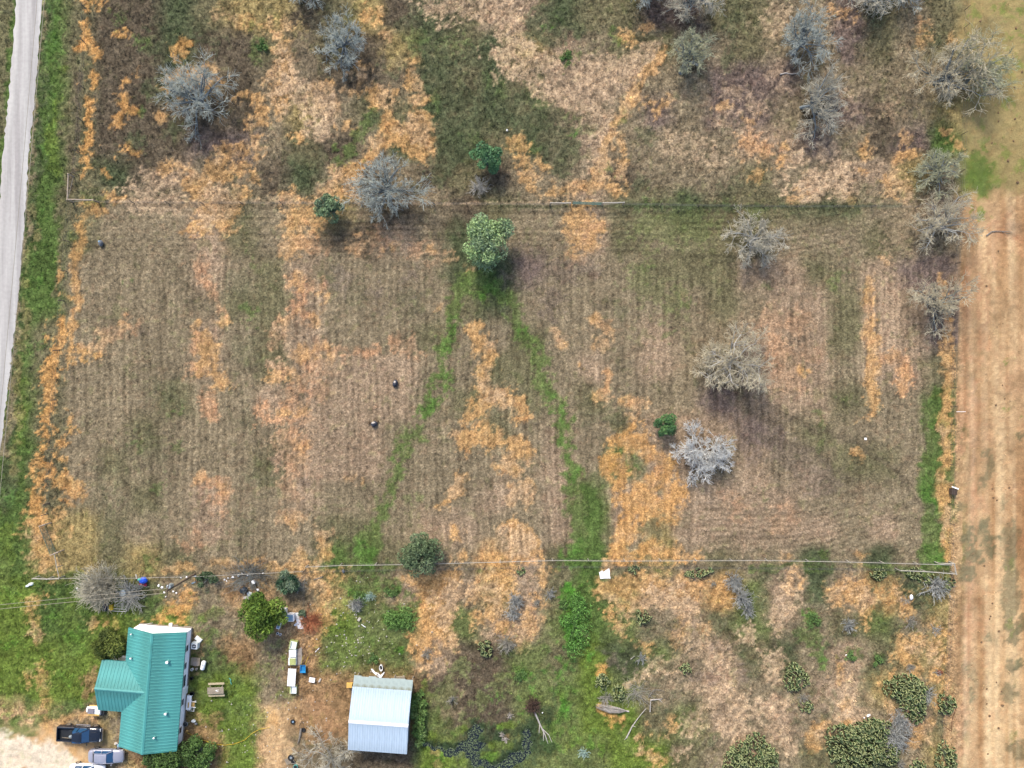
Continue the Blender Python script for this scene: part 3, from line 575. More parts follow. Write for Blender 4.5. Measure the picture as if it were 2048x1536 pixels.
cx = tx[:, None]+ox; cy = ty[:, None]+oy; ca, sa = np.cos(ang), np.sin(ang)
P0 = np.stack([cx-sa*wd, cy+ca*wd, tz[:, None]+0*cx-.03], -1); P1 = np.stack([cx+sa*wd, cy-ca*wd, tz[:, None]+0*cx-.03], -1)
P2 = np.stack([cx+ca*ln, cy+sa*ln, tz[:, None]+hh], -1)
GV = np.stack([P0, P1, P2], 2).reshape(-1, 3)
jc = rs.uniform(.6, 1.9, (NT, NB, 1, 1))
gc = (tcol[:, None, None, :]*jc*np.ones((1, 1, 3, 1))).reshape(-1, 3)
gmat = mat('grass_blades', (0, 0, 0), rough=.9, attr=True, var=.05, spec=.1)
tag(link('grass', npmesh('grass', GV, np.arange(len(GV)).reshape(-1, 3), [gmat], col=np.clip(gc, .01, .8))), 'tufts of dry and green grass all over the pasture', 'grass', kind='stuff')
# ---------------------------------------------------------------- road
def ribbon(name, mid, width, z, m, jag=.0, seed=1, nstep=160):
    rg = np.random.RandomState(seed); mid = np.array(mid, float)
    t = np.linspace(0, len(mid)-1, nstep); X = np.interp(t, range(len(mid)), mid[:, 0]); Y = np.interp(t, range(len(mid)), mid[:, 1])
    dX, dY = np.gradient(X), np.gradient(Y); L = np.hypot(dX, dY); nx, ny = -dY/L, dX/L; V = []
    ws = [-.5, -.38, -.24, 0, .24, .38, .5]
    for i in range(nstep):
        jl, jr = rg.uniform(-jag, jag, 2)
        for k, w in enumerate(ws):
            e = jl if k == 0 else (jr if k == 6 else 0)
            V.append((X[i]+nx[i]*(w*width+e), Y[i]+ny[i]*(w*width+e), z + (.05*(1-(2*w)**2)) - (.05 if k in (0, 6) else 0)))
    F = [(i*7+k, i*7+k+1, (i+1)*7+k+1, (i+1)*7+k) for i in range(nstep-1) for k in range(6)]
    fc = np.tile([1.0, .93, .80, .97, .82, .93, 1.0], nstep)[:, None]*np.ones((1, 3))
    return npmesh(name, V, F, [m], smooth=True, col=fc)
rm = bpy.data.materials.new('pale_road_surface'); rm.use_nodes = True
n = rm.node_tree.nodes; l = rm.node_tree.links; b = n['Principled BSDF']; b.inputs['Roughness'].default_value = .9
tc = n.new('ShaderNodeTexCoord'); mp = n.new('ShaderNodeMapping'); mp.inputs['Scale'].default_value = (1.2, .06, 1); mp.inputs['Rotation'].default_value = (0, 0, R(6))
l.new(tc.outputs['Object'], mp.inputs['Vector'])
na = n.new('ShaderNodeTexNoise'); na.inputs['Scale'].default_value = 1.0; na.inputs['Detail'].default_value = 4; l.new(mp.outputs[0], na.inputs['Vector'])
nb = n.new('ShaderNodeTexNoise'); nb.inputs['Scale'].default_value = 2.5; nb.inputs['Detail'].default_value = 6; l.new(tc.outputs['Object'], nb.inputs['Vector'])
cr = n.new('ShaderNodeValToRGB'); cr.color_ramp.elements[0].position = .35; cr.color_ramp.elements[1].position = .62
cr.color_ramp.elements[0].color = (*alb((186, 181, 178)), 1); cr.color_ramp.elements[1].color = (*alb((218, 215, 210)), 1)
l.new(na.outputs['Fac'], cr.inputs[0])
mr = n.new('ShaderNodeMapRange'); mr.inputs['To Min'].default_value = .82; mr.inputs['To Max'].default_value = 1.15; l.new(nb.outputs['Fac'], mr.inputs['Value'])
vm = n.new('ShaderNodeVectorMath'); vm.operation = 'SCALE'; l.new(cr.outputs[0], vm.inputs[0]); l.new(mr.outputs[0], vm.inputs['Scale'])
ra = n.new('ShaderNodeAttribute'); ra.attribute_name = 'Col'; rx = n.new('ShaderNodeVectorMath'); rx.operation = 'MULTIPLY'; l.new(vm.outputs[0], rx.inputs[0]); l.new(ra.outputs['Color'], rx.inputs[1]); l.new(rx.outputs[0], b.inputs['Base Color'])
rmid = [(x, y) for x, y in [W(*p) for p in [(130,-600),(90,-300),(68,-100),(59,0),(51,100),(45,180),(37,260),(33,300),(26,400),(19,500),(10,600),(-1,700),(-13,800),(-26,900),(-55,1100),(-130,1500),(-230,1900)]]]
tag(link('road', ribbon('road', rmid, 3.45, .035, rm, .12)), 'pale chip sealed road running down the left edge', kind='structure')

# ---------------------------------------------------------------- the teal roofed house
M_teal = mat('teal_roof_metal', alb((88, 170, 166)), rough=.45, var=.12, scale=.45, dark=alb((80, 152, 146)), spec=.4)
M_white = mat('white_siding', (.84, .84, .86), rough=.6, var=.03, scale=1.0)
M_trim = mat('white_trim', (.82, .82, .82), rough=.5, var=.03)
M_glass = mat('window_glass', (.02, .03, .04), rough=.08, var=.02, spec=.6)
M_dark = mat('dark_plastic', (.02, .022, .025), rough=.5, var=.1)
M_steel = mat('galvanised_steel', alb((188, 200, 205)), rough=.35, metal=.3, var=.08, scale=2)
M_wood = mat('weathered_wood', alb((170, 158, 140)), rough=.85, var=.2, scale=6)
M_newwood = mat('fresh_wood', alb((226, 184, 110)), rough=.8, var=.12, scale=5)
M_conc = mat('concrete', alb((170, 160, 150)), rough=.9, var=.12, scale=4, bump=.2)

A = R(-4.7)
def roof_panel_mesh(w, run, rise, nrib, m, rib=.035, cut=None):
    """lies in local x along the eave (0..w), slope runs +y from eave (z=0) to ridge (z=rise)"""
    xs = []; 
    for i in range(nrib):
        c = (i+.5)*w/nrib; xs += [(c-.055, 0), (c-.03, rib), (c+.03, rib), (c+.055, 0)]
    xs = [(0, 0)] + xs + [(w, 0)]
    L_ = math.hypot(run, rise); nz_, ny_ = run/L_, -rise/L_
    V = []
    for y in (0, run):
        z = rise*y/run
        for x, h_ in xs: V.append((x, y+ny_*h_, z+nz_*h_))
    for y in (0, run):
        z = rise*y/run
        for x, h_ in xs: V.append((x, y-ny_*.012, z-nz_*.012))
    k = len(xs); F = [(i, i+1, k+i+1, k+i) for i in range(k-1)] + [(2*k+i+1, 2*k+i, 3*k+i, 3*k+i+1) for i in range(k-1)]
    F += [(i+1, i, 2*k+i, 2*k+i+1) for i in range(k-1)]
    me = bpy.data.meshes.new('roof_panel'); me.from_pydata(V, [], F); me.materials.append(m); me.update(); return me

def gable_roof(house, cx, cy, length, half, eave, rise, rz, npan, nrib, mt, mdeck, name='roof', capm=None, lab=None):
    """ridge along local y of rz; children panels of a deck"""
    mb = MB(); hl = length/2
    deck = mb  # deck just below the panels
    sec = [(-half+.03, eave-.05), (0, eave+rise-.05), (half-.03, eave-.05), (half-.03, eave-.16), (0, eave+rise-.2), (-half+.03, eave-.16)]
    mb.loft([[(x, -hl+.03, z) for x, z in sec], [(x, hl-.03, z) for x, z in sec]], mdeck)
    deck = mb.build(name, house); deck.location = (cx, cy, 0); deck.rotation_euler = (0, 0, rz)
    w = length/npan; me = roof_panel_mesh(w-.006, half, rise, nrib, mt)
    for side in (-1, 1):
        for i in range(npan):
            o = link('roof_panel', me, deck)
            if side == -1:   # slope rising towards +x : local y -> +x
                o.rotation_euler = (0, 0, -math.pi/2); o.location = (-half, -hl+(i+1)*w, eave)
            else:
                o.rotation_euler = (0, 0, math.pi/2); o.location = (half, -hl+i*w, eave)
    c = MB(); rc = .2
    s2 = [(-rc, eave+rise+.05-rc*rise/half), (0, eave+rise+.06), (rc, eave+rise+.05-rc*rise/half), (rc, eave+rise+.02-rc*rise/half), (0, eave+rise+.03), (-rc, eave+rise+.02-rc*rise/half)]
    c.loft([[(x, -hl-.02, z) for x, z in s2], [(x, hl+.02, z) for x, z in s2]], capm or mt); c.build('ridge_cap', deck)
    f = MB()
    for s_ in (-1, 1):      # gable trims and eave trims
        for sx in (-1, 1):
            f.loft([[(sx*half, s_*hl-.015, eave-.17), (sx*half, s_*hl-.015, eave-.0), (sx*half, s_*hl+.02, eave-.0), (sx*half, s_*hl+.02, eave-.17)],
                    [(0, s_*hl-.015, eave+rise-.17), (0, s_*hl-.015, eave+rise), (0, s_*hl+.02, eave+rise), (0, s_*hl+.02, eave+rise-.17)]], mt)
        f.box((s_*(half+.015), 0, eave-.09), (.03, length, .15), mt)
    f.build('roof_trim', deck)
    return deck
def gable_walls(house, cx, cy, lx, ly, eave, rise, half, m, gable_y=True, name='wall'):
    mb = MB(); hx, hy = lx/2, ly/2; zt = eave+rise-.22; ze = eave-.22+rise*(1-hx/half) if gable_y else 0
    sec = [(-hx, 0), (hx, 0), (hx, ze), (0, zt), (-hx, ze)]
    mb.loft([[(x, -hy, z) for x, z in sec], [(x, hy, z) for x, z in sec]], m)
    o = mb.build(name, house); o.location = (cx, cy, 0); return o
hx, hy = W(1024-699.5, 768+594.5)
house = tag(empty('house', (hx, hy, 0), A), 'white single storey house with a teal metal gable roof', 'house')
gable_walls(house, 0, 0, 6.93, 14.9, 2.5, 1.4, 3.765, M_white)
sd = MB()                                        # horizontal siding boards, each its own lip
for k_ in range(11):
    z = .2+k_*.2
    sd.box((3.465+.012, 0, z), (.03, 14.9, .03), M_white); sd.box((0, 7.45+.012, z), (6.93, .03, .03), M_white)
tag(sd.build('siding', house), kind='stuff')
gable_roof(house, 0, 0, 15.45, 3.765, 2.5, 1.4, 0, 19, 2, M_teal, M_white)
wing = gable_roof(house, -3.4, .05, 6.85, 3.25, 2.5, 1.21, math.pi/2, 8, 2, M_teal, M_white)
w2 = MB(); w2.box((-4.9, .05, 1.2), (3.0, 5.9, 2.4), M_white)
sec = [(-2.95, 2.25), (2.95, 2.25), (0, 3.4)]
w2.loft([[(-6.4, .05+y, z) for y, z in sec], [(-3.6, .05+y, z) for y, z in sec]], M_white)
tag(w2.build('wall', house), 'side wing wall under the cross gable')
def window(par, x, y, z, w, h_, side):
    f = MB(); g = MB(); t = .07
    if side == 'E':
        f.box((x, y, z+h_/2), (.07, w, t), M_trim); f.box((x, y, z-h_/2), (.09, w+.1, t), M_trim)
        f.box((x, y-w/2, z), (.07, t, h_-t), M_trim); f.box((x, y+w/2, z), (.07, t, h_-t), M_trim); f.box((x, y, z), (.05, w-t, .04), M_trim)
        g.box((x-.01, y, z), (.03, w-t, h_-t), M_glass)
    o = f.build('window', par); g.build('pane', o)
for y_, w_, h_ in [(5.2, .9, 1.2), (2.9, .9, 1.0), (.9, 1.6, 1.2), (-1.9, .9, 1.1), (-5.6, .9, 1.2)]:
    window(house, 3.50, y_, 1.5, w_, h_, 'E')
d_ = MB(); d_.box((3.5, -.7, 1.05), (.07, .95, 2.05), M_trim); dd = d_.build('door', house)
k_ = MB(); k_.blob((3.56, -.35, 1.0), (.07, .07, .07), M_steel); k_.build('handle', dd)
g_ = MB(); g_.box((3.48, 0, .2), (.07, 15.0, .4), M_conc); g_.box((0, 7.5, .2), (7.0, .07, .4), M_conc); g_.build('skirting', house)
def roofz(u): return 2.5+1.4*(1-abs(u)/3.765)
def hloc(px, py, h_):                            # to the house's own axes
    x, y = W(px, py, h_); v = Matrix.Rotation(-A, 2) @ Vector((x-hx, y-hy)); return v
for px_, py_, r_ in [(335,1324,.16),(331,1428,.14),(311,1473,.10),(260,1318,.10),(260,1270,.08)]:
    v = hloc(px_, py_, 3.4); z = roofz(v.x); c = MB()
    c.cyl((v.x, v.y, z+.08), r_*1.5, .1, M_teal, 12, r_*.9); c.cyl((v.x, v.y, z+.22), r_*.8, .3, M_steel, 12); c.blob((v.x, v.y, z+.4), (r_*2.2, r_*2.2, .12), M_trim)
    c.build('vent_pipe', house)

# ---------------------------------------------------------------- the steel roofed shed
M_shed = mat('pale_blue_steel_roof', (.385, .475, .56), rough=.45, metal=0, var=.12, scale=.5, spec=.5)
M_old = mat('weathered_sheet', alb((184, 200, 196)), rough=.55, metal=.2, var=.16, scale=1.2, dark=alb((140, 142, 118)))
M_shedw = mat('grey_steel_wall', alb((150, 165, 178)), rough=.6, var=.08)
sx, sy = W(1024-256, 768+651)
shed = tag(empty('shed', (sx, sy, 0), R(-4.2)), 'square shed with a pale blue metal roof beside the bog', 'shed')
sw = MB(); sw.box((0, 0, 1.35), (7.2, 7.7, 2.7), M_shedw); sw.build('wall', shed)
gb = MB(); sec = [(-3.85, 2.6), (3.85, 2.6), (0, 3.55)]
gb.loft([[(-3.6, y, z) for y, z in sec], [(3.6, y, z) for y, z in sec]], M_shedw); gb.build('gable_wall', shed)
gable_roof(shed, 0, 0, 7.6, 4.07, 3.0, .9, math.pi/2, 8, 3, M_shed, M_shedw, capm=M_trim)
lean = MB(); lean.box((0, 0, 0), (7.6, 1.5, .06), M_old)
lo = lean.build('lean_to_roof', shed); lo.location = (.05, 4.55, 2.78); lo.rotation_euler = (R(-14), 0, 0)
for i in range(8):
    sh = MB(); ww = .95; ln_ = 1.62+random.Random(i).uniform(-.12, .16)
    sh.box((0, 0, 0), (ww, ln_, .02), M_old)
    for q in (-.3, 0, .3): sh.box((q, 0, .02), (.05, ln_, .03), M_old)
    so = sh.build('sheet', lo); so.location = (-3.35+i*.955, .02, .05+.004*(i % 3)); so.rotation_euler = (0, 0, R(random.Random(i+9).uniform(-1.2, 1.2)))
pp = MB()
for x_ in (-3.6, -1.2, 1.2, 3.6): pp.box((x_, 4.75, 1.28), (.1, .1, 2.5), M_wood)
tag(pp.build('lean_to_posts', shed), kind='stuff')
dr = MB(); dr.box((-1.2, -3.88, 1.2), (2.6, .06, 2.3), M_steel); dr.build('door', shed)

# ---------------------------------------------------------------- vehicles
M_black = mat('black_car_paint', (.010, .014, .024), rough=.18, var=.05, spec=.5, coat=.25)
M_silver = mat('silver_car_paint', alb((186, 188, 204)), rough=.28, metal=.25, var=.02, spec=.5, coat=.6)
M_whitecar = mat('white_car_paint', (.82, .84, .86), rough=.3, var=.02, coat=.5)
M_wind = mat('windscreen_glass', (.015, .06, .14), rough=.04, var=.02, spec=.9)
M_tyre = mat('tyre_rubber', (.02, .02, .02), rough=.85, var=.15)
M_chrome = mat('chrome', (.6, .6, .62), rough=.15, metal=.9, var=.02)
M_lamp = mat('headlight_lens', alb((225, 230, 235)), rough=.1, var=.02, spec=.8)
M_red = mat('red_lens', (.35, .02, .02), rough=.2, var=.05)
def ring(x, w, z0, zb, z1, crown=.04, tuck=.9):
    return [(x, -w*tuck, z0), (x, -w, z0+.14), (x, -w, zb), (x, -w*.93, z1-.03), (x, -w*.6, z1+crown*.6), (x, 0, z1+crown),
            (x, w*.6, z1+crown*.6), (x, w*.93, z1-.03), (x, w, zb), (x, w, z0+.14), (x, w*tuck, z0)]
def wheel(par, x, y, r, wd):
    m = MB(); m.cyl((0, 0, 0), r, wd, M_tyre, 20, axis='Y'); o = m.build('wheel', par, smooth=False); o.location = (x, y, r)
    q = MB(); q.cyl((0, 0, 0), r*.62, wd+.03, M_chrome, 14, axis='Y'); q.build('rim', o)
def lamps(par, xf, xr, w, zf, zr):
    for s in (-1, 1):
        m = MB(); m.box((xf, s*w, zf), (.18, .34, .14), M_lamp); m.build('headlight', par)
        m = MB(); m.box((xr, s*w*1.05, zr), (.10, .22, .22), M_red); m.build('tail_light', par)
def mirror(par, x, w, z, m_):
    for s in (-1, 1):
        m = MB(); m.box((x, s*(w+.12), z), (.12, .2, .14), m_); m.box((x, s*(w+.02), z-.03), (.05, .1, .05), m_); m.build('side_mirror', par)
def sedan(name, loc, rz, paint, label, L=4.6, wd=.88):
    t = tag(empty(name, loc, rz), label, 'car'); h = L/2
    b = MB(); st = [(-h, .62, .38, .62, .82), (-h+.12, .80, .26, .72, .93), (-h+.55, wd, .24, .78, .99), (-h+1.1, wd, .24, .78, .98), (-.3, wd, .24, .78, .95), (.75, wd, .24, .76, .94),
          (1.1, wd, .24, .74, .93), (h-.55, wd*.97, .25, .68, .84), (h-.2, wd*.88, .27, .6, .74), (h, .58, .34, .52, .62)]
    b.loft([ring(x, w, z0, zb, z1, .05) for x, w, z0, zb, z1 in st], paint); b.build('body', t, smooth=True)
    g = MB(); gs = [(-h+.62, .74, .95, .95), (-h+1.12, .66, .96, 1.36), (-.1, .68, .96, 1.42), (.35, .66, .95, 1.38), (1.12, .76, .93, .94)]
    g.loft([[(x, -wd*.93, zl), (x, -w*.9, zt-.04), (x, -w*.6, zt), (x, w*.6, zt), (x, w*.9, zt-.04), (x, wd*.93, zl)] for x, w, zl, zt in gs], M_wind); g.build('cabin_glass', t)
    r = MB(); r.loft([[(x, -w*.92, z-.055), (x, -w*.62, z+.015), (x, 0, z+.035), (x, w*.62, z+.015), (x, w*.92, z-.055), (x, 0, z-.06)] for x, w, z in [(-h+1.08, .66, 1.36), (-.1, .68, 1.42), (.38, .66, 1.385)]], paint)
    for s in (-1, 1):
        for pts in ([(-h+.66, s*.80, .97), (-h+1.10, s*.62, 1.36)], [(.37, s*.63, 1.385), (1.08, s*.80, .95)], [(-.35, s*.84, .97), (-.32, s*.64, 1.4)], [(-h+1.1, s*.62, 1.37), (.37, s*.62, 1.39)]):
            r.tube(pts, .045, paint, 5)
    r.build('roof', t)
    rw = MB(); rw.loft([[(-h+.66, -.66, .985), (-h+.66, .66, .985), (-h+.68, .66, .97), (-h+.68, -.66, .97)], [(-h+1.07, -.55, 1.345), (-h+1.07, .55, 1.345), (-h+1.09, .55, 1.33), (-h+1.09, -.55, 1.33)]], M_dark); rw.build('rear_window', t)
    for x in (-h+.9, h-.85):
        for s in (-1, 1): wheel(t, x, s*(wd-.06), .32, .2)
    lamps(t, h-.22, -h+.1, .62, .62, .72); mirror(t, .85, wd, .98, paint)
    return t
def pickup(name, loc, rz, paint, label):
    t = tag(empty(name, loc, rz), label, 'pickup truck'); h = 2.85; wd = .98
    b = MB()
    st = [(-.55, wd, .42, .95, 1.12), (.6, wd, .42, .95, 1.12), (1.3, wd, .42, .95, 1.12), (h-.6, wd*.98, .42, .88, 1.06), (h-.18, wd*.93, .42, .8, .98), (h, wd*.75, .5, .7, .84)]
    b.loft([ring(x, w, z0, zb, z1, .05, .92) for x, w, z0, zb, z1 in st], paint)
    b.build('body', t, smooth=True)
    bd = MB()
    bd.box((-1.72, 0, .62), (2.3, 1.84, .1), M_dark)
    for s in (-1, 1):
        bd.loft([[(x, s*.98, .45), (x, s*.98, 1.08), (x, s*.93, 1.14), (x, s*.80, 1.14), (x, s*.80, .6), (x, s*.9, .45)] for x in (-2.82, -.56)], paint)
    bd.box((-2.81, 0, .82), (.1, 1.86, .64), paint); bd.box((-.62, 0, .85), (.08, 1.7, .6), paint); bd.build('cargo_bed', t)
    bp = MB(); bp.box((-2.93, 0, .55), (.14, 1.7, .2), M_chrome); bp.build('rear_bumper', t)
    bp = MB(); bp.box((2.86, 0, .55), (.16, 1.6, .26), M_chrome); bp.build('front_bumper', t)
    g = MB(); gs = [(-.52, .80, 1.12, 1.62), (-.35, .80, 1.12, 1.82), (.55, .80, 1.12, 1.84), (.85, .78, 1.12, 1.76), (1.5, .86, 1.10, 1.12)]
    g.loft([[(x, -.93, zl), (x, -w*.95, zt-.05), (x, -w*.6, zt), (x, w*.6, zt), (x, w*.95, zt-.05), (x, .93, zl)] for x, w, zl, zt in gs], M_wind); g.build('cabin_glass', t)
    r = MB(); r.loft([[(x, -w*.95, z-.06), (x, -w*.62, z+.015), (x, 0, z+.03), (x, w*.62, z+.015), (x, w*.95, z-.06), (x, 0, z-.06)] for x, w, z in [(-.42, .8, 1.80), (.5, .8, 1.85), (.84, .78, 1.77)]], paint)
    for s in (-1, 1):
        for pts in ([(.84, s*.74, 1.77), (1.46, s*.9, 1.14)], [(.15, s*.92, 1.14), (.15, s*.76, 1.82)], [(-.47, s*.9, 1.14), (-.47, s*.74, 1.78)]): r.tube(pts, .05, paint, 5)
    r.build('roof', t)
    for s in (-1, 1): hs = MB(); hs.tube([(1.65, s*.45, 1.16), (2.5, s*.42, 1.09)], .03, paint, 5); hs.build('hood_ridge', t)
    for x in (-1.75, 1.85):
        for s in (-1, 1): wheel(t, x, s*.86, .40, .26)
    lamps(t, 2.74, -2.84, .66, .86, .9); mirror(t, 1.3, .98, 1.3, M_dark)
    for s in (-1, 1): sb = MB(); sb.tube([(-.7, s*1.03, .42), (1.2, s*1.03, .42)], .05, M_chrome, 6); sb.build('running_board', t)
    tb = MB(); tb.box((-1.0, .35, .85), (.5, .5, .35), M_dark, .2); tb.blob((-1.15, -.4, .8), (.5, .4, .3), M_steel, 3); tb.tube([(-2.3, -.6, .72), (-.8, -.65, .8)], .03, M_wood, 5)
    o = tb.build('truck_load_crate'); o.location = t.location; o.rotation_euler = t.rotation_euler; tag(o, 'dark crate and odds and ends lying in the bed of the black pickup', 'crate')
    return t
x_, y_ = W(159, 1468, .9); pickup('pickup_truck', (x_, y_, .03), R(-2.5), M_black, 'black pickup truck with an open bed on the gravel yard')
x_, y_ = W(213, 1511.5, .7); sedan('parked_car', (x_, y_, .03), R(-1.0), M_silver, 'silver sedan parked below the corner of the teal roof')
x_, y_ = W(175, 1541, .7); sedan('parked_car', (x_, y_, .03), R(-1.0), M_whitecar, 'white car cut off by the bottom edge of the photo')

# ---------------------------------------------------------------- fences
M_post = mat('fence_post_wood', alb((128, 116, 104)), rough=.9, var=.25, scale=8)
M_tpost = mat('rusty_steel_post', alb((96, 84, 76)), rough=.8, var=.2)
M_wire = mat('fence_wire', alb((150, 146, 138)), rough=.6, metal=.3, var=.1)
M_pipe = mat('pale_fence_pipe', alb((192, 186, 174)), rough=.5, var=.1, scale=1.5)
post_me = {}
def post_mesh(kind):
    if kind not in post_me:
        m = MB()
        if kind == 'wood': m.tube([(0, 0, -.2), (0, 0, 1.35)], [.06, .05], M_post, 8)
        elif kind == 'pipe': m.tube([(0, 0, -.2), (0, 0, 1.3)], .05, M_pipe, 8)
        else: m.box((0, 0, .55), (.045, .06, 1.5), M_tpost)
        post_me[kind] = m.mesh('fence_post')
    return post_me[kind]
def along(pts, step):
    out = []; P = [Vector(p) for p in pts]
    for a, b_ in zip(P[:-1], P[1:]):
        n_ = max(1, round((b_-a).length/step)); out += [a.lerp(b_, i/n_) for i in range(n_)]
    return out+[P[-1]]
def wire_fence(pts, label, step=4.5, kind='steel', wires=(.35, .75, 1.15), rail=None, rail_m=None, rr=.045, wr=.009, big=()):
    pw = [W(x, y, 1.15 if rail is None else rail) for x, y in pts]
    f = tag(empty('fence', (*pw[0], 0)), label, 'fence'); o0 = Vector(pw[0])
    ps = along(pw, step); rg = random.Random(len(pts)+int(pw[0][0]))
    for i, p in enumerate(ps):
        o = link('fence_post', post_mesh(kind), f, (p.x-o0.x, p.y-o0.y, 0)); o.rotation_euler = (R(rg.uniform(-3, 3)), R(rg.uniform(-3, 3)), rg.random()*3); 
    for z in wires:
        m = MB(); q = []
        for i in range(len(ps)-1):
            a, b_ = ps[i], ps[i+1]
            for t in (0, .5): q.append((a.x+(b_.x-a.x)*t-o0.x, a.y+(b_.y-a.y)*t-o0.y, z-(.03 if t else 0)+rg.uniform(-.01, .01)))
        q.append((ps[-1].x-o0.x, ps[-1].y-o0.y, z)); m.tube(q, wr, M_wire, 3); m.build('wire', f)
    if rail:
        q = [(p.x-o0.x, p.y-o0.y) for p in along(pw, 6.0)]
        for i in range(len(q)-1):
            m = MB(); m.tube([(*q[i], rail), ((q[i][0]+q[i+1][0])/2, (q[i][1]+q[i+1][1])/2, rail-.02), (*q[i+1], rail)], rr, rail_m or M_pipe, 6); m.build('rail', f)
    return f
wire_fence([(166,-60),(162,80),(158,170),(150,300),(146,345)], 'wire fence along the road verge above the pipe corner brace', kind='wood')
wire_fence([(135,402),(128,480),(118,600),(108,700),(102,800),(97,900),(92,960),(88,1008)], 'wire fence along the road verge below the pipe corner brace', kind='wood')
wire_fence([(190,402),(400,404),(560,404),(800,405),(1000,406),(1100,407)], 'cross fence left of the pasture gate, past the big grey tree', kind='wood', step=5)
wire_fence([(1248,406),(1400,409),(1600,411),(1750,411),(1930,412)], 'cross fence right of the pasture gate', kind='wood', step=5)
wire_fence([(118,1157),(240,1157),(400,1153),(520,1147),(606,1143)], 'thin rail and wire fence behind the junk heap and house yard', kind='steel', rail=1.15, rr=.024)
wire_fence([(612,1134),(680,1131),(820,1129),(1000,1124),(1105,1121),(1250,1122),(1536,1121),(1700,1124),(1905,1130)], 'long pipe rail fence across the foot of the mown field', kind='pipe', step=5, rail=1.25, rr=.036)
wire_fence([(600,1145),(690,1143),(900,1140),(1105,1135),(1300,1136),(1536,1138),(1800,1141)], 'low wire fence just south of the pipe rail fence', kind='steel', step=5)
wire_fence([(1800,1141),(1850,1143),(1912,1148)], 'short pale rail fence above the corner cactus by the dirt lane', kind='pipe', step=3, rail=1.25, rr=.06)
wire_fence([(1940,-60),(1937,120),(1932,300),(1926,420),(1918,560),(1913,700),(1911,850),(1909,970),(1906,1128)], 'wire fence between the pasture and the east dirt lane', kind='steel', step=2.6)
wire_fence([(1911,1152),(1905,1250),(1898,1350),(1892,1450),(1888,1560)], 'sagging wire fence between the cactus patch and dirt lane', kind='steel', step=4)
wire_fence([(612,1135),(606,1145),(605,1250),(603,1350),(599,1450),(594,1560)], 'yard divider wire fence running down past the hives and tyres', kind='steel', step=3, wires=(.5, 1.0))
def brace(pts, label, m=M_pipe, h_=1.25, r_=.07, diag=True):
    pw = [W(x, y, h_) for x, y in pts]; o = tag(empty('fence_brace', (*pw[0], 0)), label, 'fence brace'); x0, y0 = pw[0]
    q = [(x-x0, y-y0) for x, y in pw]
    for a in q:
        p_ = MB(); p_.tube([(*a, -.2), (*a, h_+.12)], .08, m, 8); p_.build('post', o)
    for a, b_ in zip(q[:-1], q[1:]):
        p_ = MB(); p_.tube([(*a, h_), (*b_, h_)], r_, m, 8); p_.build('rail', o)
        if diag: p_ = MB(); p_.tube([(*a, .15), (*b_, h_-.1)], .03, M_wire, 5); p_.build('diagonal', o)
M_pipeg = mat('aged_cedar_rail', alb((196, 178, 160)), rough=.8, var=.15, scale=3)
brace([(137,348),(135,399),(187,400)], 'L shaped corner brace of pale rails near the road', M_pipeg)
brace([(1101,406),(1141,406)], 'pale rail brace left of the pasture gate')
brace([(1206,406),(1248,405)], 'pale rail brace right of the pasture gate')
brace([(66,1157),(95,1158),(118,1157)], 'white rail brace at the lower left field corner')
brace([(1880,1128),(1908,1127),(1912,1148)], 'rail brace at the lower right field corner by the lane')
def gate(a, b_, label, m, nbar=6):
    a = Vector(W(*a, .7)); b_ = Vector(W(*b_, .7)); t = tag(empty('gate', (a.x, a.y, 0), math.atan2(b_.y-a.y, b_.x-a.x)), label, 'gate'); L = (b_-a).length
    f = MB(); f.tube([(0, 0, .2), (L, 0, .2), (L, 0, 1.3), (0, 0, 1.3), (0, 0, .2)], .035, m, 6); f.build('gate_frame', t)
    for i in range(1, nbar):
        q = MB(); q.tube([(0, 0, .2+i*1.1/nbar), (L, 0, .2+i*1.1/nbar)], .02, m, 5); q.build('bar', t)
    for k in range(1, 4):
        q = MB(); q.tube([(L*k/4, 0, .2), (L*k/4, 0, 1.3)], .022, m, 5); q.build('upright', t)
M_green = mat('green_gate_paint', alb((86, 122, 112)), rough=.5, var=.1)
gate((1145,406), (1203,408), 'green tube gate across the sandy track in the cross fence', M_green)
gate((85,1052), (107,1106), 'green tube gate slanting at the lower left of the field', M_green)
brace([(80,1052),(90,1049)], 'short post pair at the top of the slanting gate', M_pipeg, diag=False)
brace([(102,1110),(116,1104)], 'short post pair at the bottom of the slanting gate', M_pipeg, diag=False)
wire_fence([(109,1108),(114,1135),(119,1156)], 'short pale rail run from the slanting gate to the corner', kind='pipe', step=2, rail=1.2, rr=.05, wires=(.6,))
wire_fence([(88,1010),(84,1030),(84,1050)], 'short wire run above the slanting gate', kind='wood', step=1.6)

